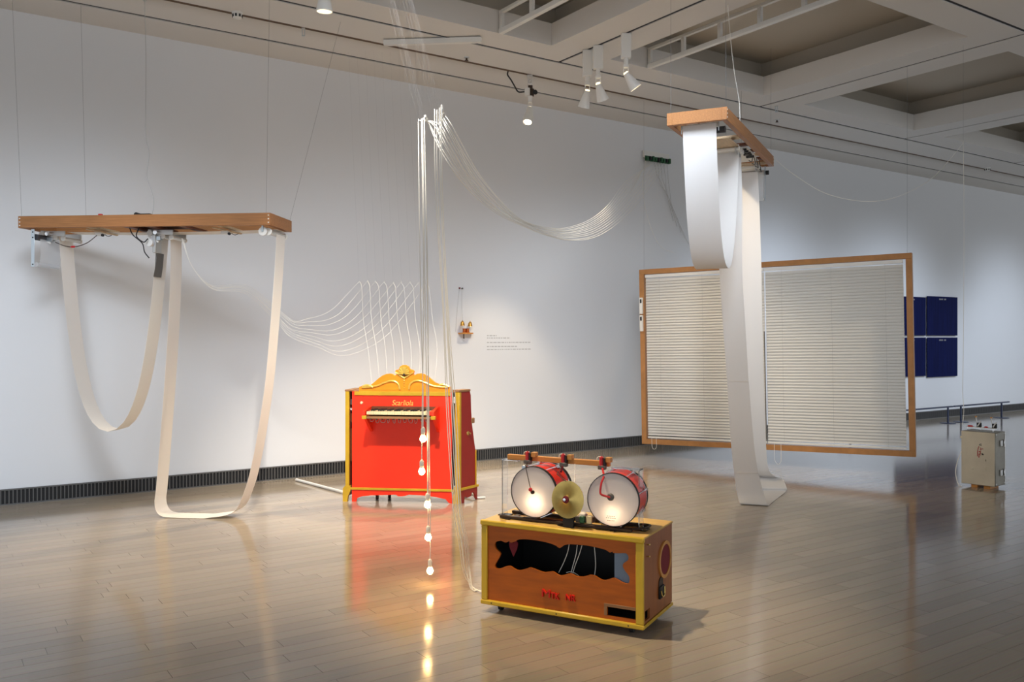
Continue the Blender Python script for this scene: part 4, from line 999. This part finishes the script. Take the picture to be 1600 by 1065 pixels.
# lamp dome and green relay between
t = on_box('relay_block', 'small block with green terminal and white dome behind the cymbal', 'relay')
rx = BX.pick_y(913, 806, 0.12)[0]
obj('base', MB().bev(rx - 0.045, rx + 0.05, 0.10, 0.16, 0.019, 0.05, 0.003), M['greybar'], t)
obj('terminal', MB().bev(rx - 0.014, rx + 0.014, 0.085, 0.11, 0.02, 0.055, 0.003), M['green'], t)
obj('end_block', MB().bev(rx + 0.025, rx + 0.055, 0.088, 0.10, 0.02, 0.06, 0.002), M['ivory'], t)
obj('dome', MB().lathe([(0.024, 0), (0.022, 0.012), (0.012, 0.02), (0.001, 0.022)], (rx - 0.01, 0.13, 0.05), (0, 0, 1), 16), M['white'], t)
# acrylic stands
yb = 0.17
ZBAR = 0.333
def stand(x0, flip, label):
    t = on_box('acrylic_stand', label, 'stand', 'clear acrylic stands')
    a, b = (x0, x0 + 0.006)
    obj('upright', MB().bev(a, b, yb - 0.03, yb + 0.03, 0.006, ZBAR - 0.022, 0.001), M['acrylic'], t)
    f0, f1 = (a, a + 0.10) if not flip else (b - 0.14, b)
    obj('top_flange', MB().bev(f0, f1, yb - 0.03, yb + 0.03, ZBAR - 0.022, ZBAR - 0.016, 0.001), M['acrylic'], t)
    obj('foot', MB().bev(a - 0.025, b + 0.035, yb - 0.03, yb + 0.03, 0.0, 0.006, 0.001), M['acrylic'], t)
sx0 = BX.pick_y(788, 770, yb)[0]; sx1 = BX.pick_y(990, 780, yb - 0.1)[0]
stand(max(0.0, sx0), False, 'clear acrylic stand carrying the bar at the left end')
stand(min(sx1, BL_ - 0.04), True, 'clear acrylic stand carrying the bar at the right end')
# beater bar
t = on_box('beater_bar', 'square wooden bar with three red solenoid beaters above the drums', 'bar')
bx0 = BX.pick_y(794.5, 714, yb)[0]; bx1 = BX.pick_y(953, 722, yb - 0.0)[0]
obj('bar', MB().bev(bx0, bx1, yb - 0.014, yb + 0.014, ZBAR - 0.016, ZBAR + 0.012, 0.002), M['barwood'], t)
for k, px in enumerate((825, 881, 941)):
    x = BX.pick_y(px, 715, yb - 0.03)[0]
    s = obj('solenoid', MB().lathe([(0.001, -0.012), (0.0125, -0.012), (0.0125, 0.03), (0.006, 0.031), (0.006, 0.036), (0.001, 0.036)], (x - 0.004, yb - 0.028, ZBAR + 0.004), (0, 0, 1), 16), M['redwire'], t)
    obj('solenoid_frame', MB().box(x + 0.010, x + 0.018, yb - 0.04, yb - 0.012, ZBAR - 0.02, ZBAR + 0.03), M['black'], s, smooth=False)
    obj('wood_block', MB().bev(x + 0.018, x + 0.045, yb - 0.03, yb + 0.005, ZBAR + 0.008, ZBAR + 0.034, 0.001), M['ringwood'], s)
    obj('clamp', MB().bev(x - 0.022, x + 0.02, yb - 0.042, yb - 0.016, ZBAR - 0.03, ZBAR - 0.008, 0.003), M['greybar'], s)
    obj('coil_wire', MB().tube(crom([(x + 0.0, yb - 0.02, ZBAR + 0.02), (x - 0.02, yb + 0.02, ZBAR + 0.03), (x - 0.05, yb + 0.02, ZBAR + 0.022), (x - 0.045, yb + 0.02, ZBAR - 0.03)]), 0.0022, 6), M['wire'], s)
    if k == 0:
        e = MD1 @ Vector((-0.012, -hd1 - 0.012, 0.002)); xr_ = BX.pick_y(822, 728, 0.05)[0]
        obj('clip', MB().bev(x - 0.004, x + 0.02, yb - 0.10, yb - 0.06, ZBAR - 0.06, ZBAR - 0.03, 0.002), M['steel'], s)
        obj('beater_rod', MB().tube([(x + 0.0, yb - 0.04, ZBAR - 0.02), (xr_, 0.05, ZBAR - 0.045), e + Vector((0, 0, 0.01))], 0.0022, 6), M['rust'], t)
        obj('beater_ball', MB().lathe([(0.001, -0.011), (0.008, -0.008), (0.011, 0), (0.008, 0.008), (0.001, 0.011)], e + Vector((0, -0.004, 0.012)), (0, 1, 0), 14), M['redwire'], t)
        obj('beater_pad', MB().lathe([(0.001, 0), (0.010, 0.0), (0.010, 0.012), (0.001, 0.012)], e + Vector((0.007, 0, -0.003)), (0.2, 1, 0), 14), M['rust'], t)
    elif k == 1:
        obj('beater_rod', MB().tube([(x - 0.004, yb - 0.03, ZBAR - 0.02), (x - 0.004, 0.06, ZBAR - 0.06), (co.x - 0.01, 0.045, co.z + 0.09)], 0.0022, 6), M['rust'], t)
        obj('beater_sleeve', MB().tube([(x - 0.004, yb - 0.035, ZBAR - 0.025), (x - 0.004, 0.11, ZBAR - 0.055)], 0.007, 8), M['maroon'], t)
    else:
        e = MD2 @ Vector((-0.012, -hd2 - 0.014, 0.014)); xr_ = BX.pick_y(940.5, 740, 0.035)[0]
        obj('beater_rod', MB().tube(crom([(x, yb - 0.03, ZBAR - 0.02), (xr_, 0.06, ZBAR - 0.05), (xr_, 0.03, ZBAR - 0.08), (xr_ - 0.003, 0.02, e.z + 0.03), (xr_ + 0.006, 0.02, e.z + 0.014), e], 4), 0.0055, 8), M['redwire'], t)
        obj('beater_pad', MB().lathe([(0.001, -0.004), (0.014, -0.002), (0.019, 0.004), (0.019, 0.010), (0.001, 0.010)], e, (0, 1, 0), 18), M['greybar'], t)

# ------------------------------------------------------------------ relay board on the wall and its cables
B0 = on_y(1003, 246); B1 = on_y(1042, 244)
t = thing('relay_board', 'small white relay board with green terminals high on the wall', 'circuit board', (B0.x, WALL_Y - 0.05, B0.z), 0)
bl = B1.x - B0.x
obj('plate', MB().bev(0, bl, 0.0, 0.03, 0.0, 0.09, 0.002), M['white'], t)
obj('circuit_board', MB().box(0.01, bl - 0.01, -0.012, 0.0, -0.05, 0.02), M['green'], t, smooth=False)
nt_ = 9
for k in range(nt_):
    x = 0.02 + (bl - 0.06) * k / (nt_ - 1)
    obj('terminal', MB().bev(x, x + 0.03, -0.045, -0.012, -0.05 + 0.012 * (k % 2), 0.0 + 0.01 * (k % 3), 0.003), [M['green'], M['black'], M['green']][k % 3], t)
def board_pt(u): return Vector((B0.x + 0.02 + (bl - 0.04) * u, WALL_Y - 0.06, B0.z - 0.05))
for k in range(5):
    u = 0.35 + 0.14 * k
    p = board_pt(u); q = on_y(1040 + 5 * k, 300 + 12 * k, WALL_Y - 0.05); q2 = on_y(1052 + 6 * k, 345 + 9 * k, WALL_Y - 0.04)
    obj('loose_wire', MB().tube(wob(crom([p, (p + q) / 2 + Vector((-.05, 0, 0)), q, q2], 6), 0.01, k), 0.003, 5), M['greywire'], t).matrix_parent_inverse = Matrix.Translation(-t.location)
obj('loose_wire', MB().tube(crom([board_pt(0.0), on_y(1004, 290, 8.9), on_y(1012, 340, 8.85), on_y(1030, 382, 8.9), on_y(1055, 396, 8.95)], 6), 0.003, 5), M['wire'], t).matrix_parent_inverse = Matrix.Translation(-t.location)

UPP = [(256, 100), (300, 170), (400, 350), (480, 470), (600, 610), (690, 680), (800, 713), (920, 715), (1050, 670), (1150, 590), (1250, 460)]
LOW = [(190, 190), (250, 310), (330, 430), (430, 545), (560, 645), (700, 712), (820, 760), (950, 785), (1080, 765), (1200, 690), (1310, 580)]
def drape(top, u, v):
    "cable from its hung crest across the room to the wall board; v = 0 the shallowest, 1 the deepest sag"
    out = [top + Vector((0.02, 0.02, 0.004))]
    for (a, b), (c, d) in zip(UPP, LOW):
        px = 620 + (a + (c - a) * v) / 3.478; py = 150 + (b + (d - b) * v) / 3.478
        q = (px - 800) / FPX
        tt = min(0.97, max(0.02, (q * 5.35 + 0.43) / (2.33 - 6.85 * q)))
        out.append(at(px, py, 5.35 + 6.85 * tt))
    return out + [board_pt(u)]
names = ['lowest', 'second lowest', 'middle', 'second highest', 'highest']
tops1 = [(654, 188), (659.5, 187), (661.5, 186), (663.5, 184), (664.5, 182)]
bulbs = [(661, 684), (659, 735), (668, 787), (669, 838), (672, 890)]
order = ['highest', 'second highest', 'middle', 'second lowest', 'lowest']
ZB = 5.3
for k in range(5):
    px, py = bulbs[k]; c = at(px, py, ZB)
    t = thing('hanging_bulb', 'lit clear bulb hanging on a white cord, %s of the five' % order[k], 'light bulb', c, 0, 'lit bulbs hanging in a column')
    inv = Matrix.Translation(-c)
    obj('bulb_glass', MB().lathe([(0.001, -0.026), (0.010, -0.024), (0.018, -0.014), (0.0195, -0.004), (0.016, 0.008), (0.010, 0.018), (0.009, 0.024), (0.001, 0.024)], n=20), M['bulb'], t)
    obj('socket', MB().lathe([(0.011, 0.018), (0.013, 0.03), (0.013, 0.055), (0.008, 0.064), (0.003, 0.068)], n=14), M['socket'], t)
    tp = at(*tops1[k], ZB + 0.12)
    side = at(tops1[k][0] + (px - tops1[k][0]) * 0.5 + (2 if k % 2 else -1), 450, ZB + 0.05)
    pts = [Vector(p) for p in drape(tp, 0.45 + 0.11 * k, 0.56 + 0.11 * k)]
    path = crom([c + Vector((0, 0, 0.066)), c + Vector((0, 0, 0.3)), side, tp + Vector((-0.004, 0, -0.1)), tp] + pts, 7)
    o = obj('cord', MB().tube(wob(path, 0.004, k), 0.0027, 6), M['wire'], t); o.matrix_parent_inverse = inv
    o = obj('hanging_thread', MB().tube([tp, tp + W(-0.42, 0.0, H - tp.z)], 0.00016, 4), M['thread'], t); o.matrix_parent_inverse = inv
tops2 = [(677, 180), (681.5, 179), (686, 180), (688, 177), (689.5, 174), (691, 173.5)]
for k in range(6):
    tp = at(*tops2[k], 5.35)
    e = on_floor(735 + 2 * (k % 3), 913 + 1.5 * k, 0.012)
    dn = [tp, at(tops2[k][0] + 2, 300, 5.3), at(692 + 2.2 * k, 500, 5.25), at(698 + 3.2 * k, 650, 5.22), at(708 + 2.6 * k, 790, 5.2), at(717 + 3 * k, 850, 5.2), at(724 + 2 * k, 893 - 2 * k, 5.22), e, W(-0.2, 5.15, 0.012), W(-0.15, 5.06, 0.02)]
    pts = list(reversed(drape(tp, 0.0 + 0.08 * k, 0.45 - 0.09 * k)))
    o = obj('drum_cable', MB().tube(wob(crom(pts + dn, 7), 0.005, 90 + k), 0.0027, 6), M['wire'])
    tag(o, 'white cable falling from its hung crest to the drum cabinet, %s crest from left' % ['first', 'second', 'third', 'fourth', 'fifth', 'sixth'][k], 'cable', 'cables falling to the drum cabinet')
    obj('hanging_thread', MB().tube([tp, tp + W(-0.42, 0.0, H - tp.z)], 0.00016, 4), M['thread'], o)

# ------------------------------------------------------------------ bells on the wall
S0 = on_y(715.5, 520)
t = thing('bell_shelf', 'tiny wooden wall shelf carrying copper coils and two brass bells', 'bell shelf', (S0.x, WALL_Y, S0.z), 0)
sc = (on_y(736, 520).x - S0.x) / 0.20
obj('shelf', MB().bev(0.0, 0.17 * sc, -0.10, 0.0, -0.012, 0.004, 0.002), M['barwood'], t)
obj('shelf_tip', MB().bev(0.13 * sc, 0.2 * sc, -0.05, -0.01, -0.008, 0.002, 0.002), M['barwood'], t)
for x in (0.035, 0.085):
    obj('coil', MB().lathe([(0.001, 0), (0.026, 0), (0.026, 0.006), (0.021, 0.008), (0.021, 0.042), (0.026, 0.044), (0.026, 0.05), (0.001, 0.05)], (x * sc + 0.02, -0.06, 0.004), (0, 0, 1), 18), M['copper'], t)
obj('screw', MB().lathe([(0.006, 0), (0.006, -0.045), (0.010, -0.046), (0.008, -0.055), (0.001, -0.055)], (0.05 * sc, -0.06, -0.012), (0, 0, 1), 10), M['rust'], t)
for px, py in ((722.6, 508.5), (734.5, 509.5)):
    b = on_y(px, py, WALL_Y - 0.06); x = b.x - S0.x; z = b.z - S0.z
    bo = obj('bell', MB().lathe([(0.030, 0.0), (0.026, 0.008), (0.023, 0.03), (0.018, 0.045), (0.008, 0.054), (0.004, 0.056), (0.004, 0.066), (0.001, 0.067)], (x, -0.06, z), (0, 0, 1), 20), M['bell'], t)
    obj('bell_rod', MB().tube([(x, -0.06, 0.0), (x, -0.06, z + 0.01)], 0.0025, 6), M['steel'], bo)
hk = on_y(716.8, 450, WALL_Y); hk2 = on_y(721, 450.5, WALL_Y)
for q, m in ((hk, 'maroon'), (hk2, 'greybar')):
    o = obj('wall_pin', MB().lathe([(0.001, -0.03), (0.009, -0.028), (0.010, -0.018), (0.005, -0.012), (0.005, 0)], q, (0, 1, 0), 12), M[m])
    tag(o, 'tiny dark red pin on the wall above the bells' if m == 'maroon' else 'tiny grey pin on the wall above the bells, right of the red one', 'pin')
for a, b in ((hk, on_y(712, 518, WALL_Y - 0.01)), (hk2, on_y(722.6, 501, WALL_Y - 0.06))):
    o = obj('bell_wire', MB().tube([a + Vector((0, -0.012, 0)), (a + b) / 2 + Vector((-.006, -0.01, 0)), b], 0.0018, 5), M['greywire'], t)
    o.matrix_parent_inverse = Matrix.Translation(-t.location)
# wall text, too small to read: rows of tiny strokes
t = thing('wall_text', 'five lines of tiny grey wall text right of the bells', 'wall text', (on_y(761, 535).x, WALL_Y, 0), 0)
for px0_, px1_, py in ((761, 776, 524.2), (761, 797, 527.8), (761, 829, 534.8), (761, 808, 541.2), (761, 829, 545.8)):
    a, b = on_y(px0_, py), on_y(px1_, py); x = 0.0; L_ = b.x - a.x; r = random.Random(int(py * 10)); mb = MB()
    while x < L_:
        wd = r.uniform(0.012, 0.05)
        mb.box(x, min(x + wd, L_), -0.0015, 0.0, a.z - 0.006, a.z + 0.006); x += wd + 0.012
    obj('text_line', mb, M['walltext'], t, smooth=False)

# ------------------------------------------------------------------ blue panels on the wall
pos = [['upper left', 'upper right'], ['lower left', 'lower right']]
for r_i, (ya, yb_) in enumerate(((464.5, 524), (527, 587))):
    for c_i, (xa, xb) in enumerate(((1396.5, 1443.5), (1446, 1493))):
        z1 = on_y(xb, ya).z; z0 = on_y(xb, yb_).z; x0 = on_y(xa, 500).x; x1 = on_y(xb, 500).x
        t = thing('blue_panel', 'navy blue print panel on the far wall, %s of the four' % pos[r_i][c_i], 'panel', (x0, WALL_Y - 0.004, z0), 0, 'navy panels on the far wall')
        obj('panel', MB().bev(0, x1 - x0, -0.035, -0.024, 0, z1 - z0, 0.002).box(0.1, x1 - x0 - 0.1, -0.024, 0.0, 0.1, z1 - z0 - 0.1), M['blue'], t)
        cx_ = (x1 - x0) * 0.5; rr_ = random.Random(c_i + 2 * r_i)
        for k in range(7):
            if k == 4: continue
            obj('print_mark', MB().box(cx_ - 0.12 + k * 0.034, cx_ - 0.12 + k * 0.034 + 0.025, -0.0365, -0.035, z1 - z0 - 0.062, z1 - z0 - 0.036), M['textgrey'], t, smooth=False)

# ------------------------------------------------------------------ barrier rails
def barrier(xa, xb, posts, label):
    t = thing('barrier_rail', label, 'barrier', (xa, 8.36, 0), 0, 'low barrier rails')
    obj('bar', MB().bev(0, xb - xa, -0.018, 0.018, 0.275, 0.30, 0.004), M['rail'], t)
    for x in posts:
        p = obj('post', MB().lathe([(0.016, 0.008), (0.016, 0.276)], (x - xa, 0, 0), (0, 0, 1), 10), M['rail'], t)
        obj('base_disc', MB().lathe([(0.13, 0.0), (0.13, 0.005), (0.12, 0.009), (0.001, 0.009)], (x - xa, 0, 0), (0, 0, 1), 24), M['rail'], p)
barrier(11.8, 15.05, (12.1, 14.9), 'low blue-grey barrier rail running behind the blind frame')
barrier(15.1, 17.0, (15.32, 16.73), 'low blue-grey barrier rail standing behind the metal case')

# ------------------------------------------------------------------ metal case
ang = math.radians(-50)
CF0 = Fr(4.749, 8.59, ang)
cw, cd, z0, z1 = 0.324, 0.242, 0.03, 0.562
CF = Fr(CF0.X - cw * CF0.c, CF0.Z - cw * CF0.s, ang)
t = thing('metal_case', 'worn grey metal case with red marking standing on wooden blocks at far right', 'case', CF.loc(), CF.rot())
obj('body', MB().bev(0.0, cw, 0.0, cd, z0, z1, 0.008), M['caseside'], t)
obj('front_plate', MB().bev(0.004, cw - 0.004, -0.004, 0.0, z0 + 0.004, z1 - 0.004, 0.001), M['case'], t)
obj('edge_strip', MB().bev(cw - 0.002, cw + 0.004, cd - 0.02, cd + 0.002, z0, z1, 0.001), M['alu'], t)
for z in (z0 + 0.10, z1 - 0.14):
    l = obj('latch', MB().bev(cw, cw + 0.014, 0.10, 0.15, z, z + 0.06, 0.003), M['alu'], t)
    obj('latch_hook', MB().bev(cw, cw + 0.02, 0.17, 0.19, z - 0.01, z + 0.065, 0.002), M['chrome'], l)
for y in (0.02, cd - 0.02):
    for z in (z0 + 0.02, z1 - 0.02):
        obj('corner_rivet', MB().lathe([(0.012, 0), (0.009, 0.005), (0.001, 0.007)], (cw, y, z), (1, 0, 0), 10), M['alu'], t)
for x, z in ((0.11, 0.19), (0.24, 0.2)):
    obj('stud', MB().lathe([(0.012, 0), (0.010, 0.004), (0.001, 0.006)], (x, -0.004, z), (0, -1, 0), 12), M['case'], t)
for x in (0.12, 0.24):
    obj('wood_block', MB().bev(x - 0.03, x + 0.03, 0.015, cd - 0.02, 0.0, z0 + 0.001, 0.002), M['barwood'], t)
obj('side_knob', MB().lathe([(0.010, 0), (0.010, 0.012), (0.001, 0.014)], (0.0, 0.02, z1 - 0.07), (-1, 0, 0), 10), M['ivory'], t)
# painted mark, drawn as brush strokes
def mk(x, y): # crop coordinates of the mark
    q = CF.pick_y(1515 + x / 23.66, 685 + y / 23.66, -0.004); return (q[0], -0.0046, q[1])
for pts, m, r in ((((360, 240), (380, 205), (440, 200)), 'greybar', .0035), (((370, 245), (450, 250)), 'greybar', .003), (((345, 285), (315, 360), (300, 460), (290, 650)), 'redmark', .0035),
                  (((385, 340), (425, 360), (430, 410), (380, 410)), 'redmark', .0035), (((480, 360), (490, 400)), 'redmark', .003), (((340, 490), (420, 460)), 'redmark', .004),
                  (((380, 470), (410, 540), (360, 580)), 'redmark', .004), (((350, 550), (345, 700)), 'redmark', .004), (((390, 600), (420, 600)), 'redmark', .004),
                  (((450, 565), (480, 565), (515, 605)), 'black', .006), (((590, 770), (600, 840)), 'greybar', .003)):
    obj('paint_mark', MB().tube([mk(*p) for p in pts], r, 5), M[m], t)
# rack with clappers on top
ry = 0.06
obj('rack', MB().bev(0.03, cw - 0.01, ry - 0.02, ry + 0.02, z1 + 0.034, z1 + 0.04, 0.001), M['white'], t)
for x in (0.04, 0.15, 0.28):
    obj('rack_leg', MB().box(x, x + 0.006, ry - 0.01, ry + 0.01, z1 - 0.002, z1 + 0.035), M['acrylic'], t, smooth=False)
obj('red_disc', MB().lathe([(0.001, 0.014), (0.022, 0.012), (0.028, 0.004), (0.024, 0), (0.001, 0)], (0.065, ry, z1 + 0.04), (0, 0, 1), 18), M['redwire'], t)
obj('red_disc', MB().lathe([(0.001, 0.014), (0.014, 0.012), (0.018, 0.004), (0.016, 0), (0.001, 0)], (0.215, ry, z1 + 0.04), (0, 0, 1), 18), M['redwire'], t)
for x in (0.14, 0.285):
    c = obj('clapper', MB().bev(x - 0.012, x + 0.03, ry - 0.012, ry + 0.012, z1 + 0.04, z1 + 0.085, 0.003), M['black'], t)
    obj('clapper_arm', MB().tube([(x - 0.004, ry, z1 + 0.05), (x - 0.014, ry - 0.005, z1 + 0.10), (x - 0.018, ry - 0.01, z1 + 0.14)], 0.005, 6), M['alu'], c)
    obj('clapper_tip', MB().lathe([(0.001, 0), (0.010, 0.002), (0.010, 0.014), (0.001, 0.016)], (x - 0.018, ry - 0.01, z1 + 0.135), (0, 0, 1), 10), M['ringwood'], c)
    obj('clapper_plate', MB().beam((x, ry - 0.016, z1 + 0.05), (x + 0.03, ry - 0.016, z1 + 0.10), 0.006, 0.01), M['alu'], c)
obj('case_lead', MB().tube(crom([(0.0, 0.01, z0 + 0.32), (-0.03, -0.01, z0 + 0.22), (-0.045, -0.02, z0 + 0.12), (-0.03, -0.03, z0 + 0.03), (0.0, -0.04, 0.006), (0.02, -0.03, 0.006)]), 0.004, 6), M['wire'], t)

# ------------------------------------------------------------------ tube on the floor left of the piano, lead behind it
o = obj('floor_conduit', MB().tube([on_floor(463, 749, 0.016), on_floor(538, 769, 0.016)], 0.014, 10), M['white'])
tag(o, 'white cable conduit lying on the floor between wall and red piano', 'conduit')
o = obj('floor_lead', MB().tube(crom([W(-0.47, 8.25, 0.012), W(-0.42, 8.18, 0.012), W(-0.37, 8.19, 0.03), W(-0.33, 8.13, 0.012), W(-0.25, 8.15, 0.010)]), 0.010, 8), M['white'])
tag(o, 'white lead and plug on the floor at the right foot of the piano', 'cable')
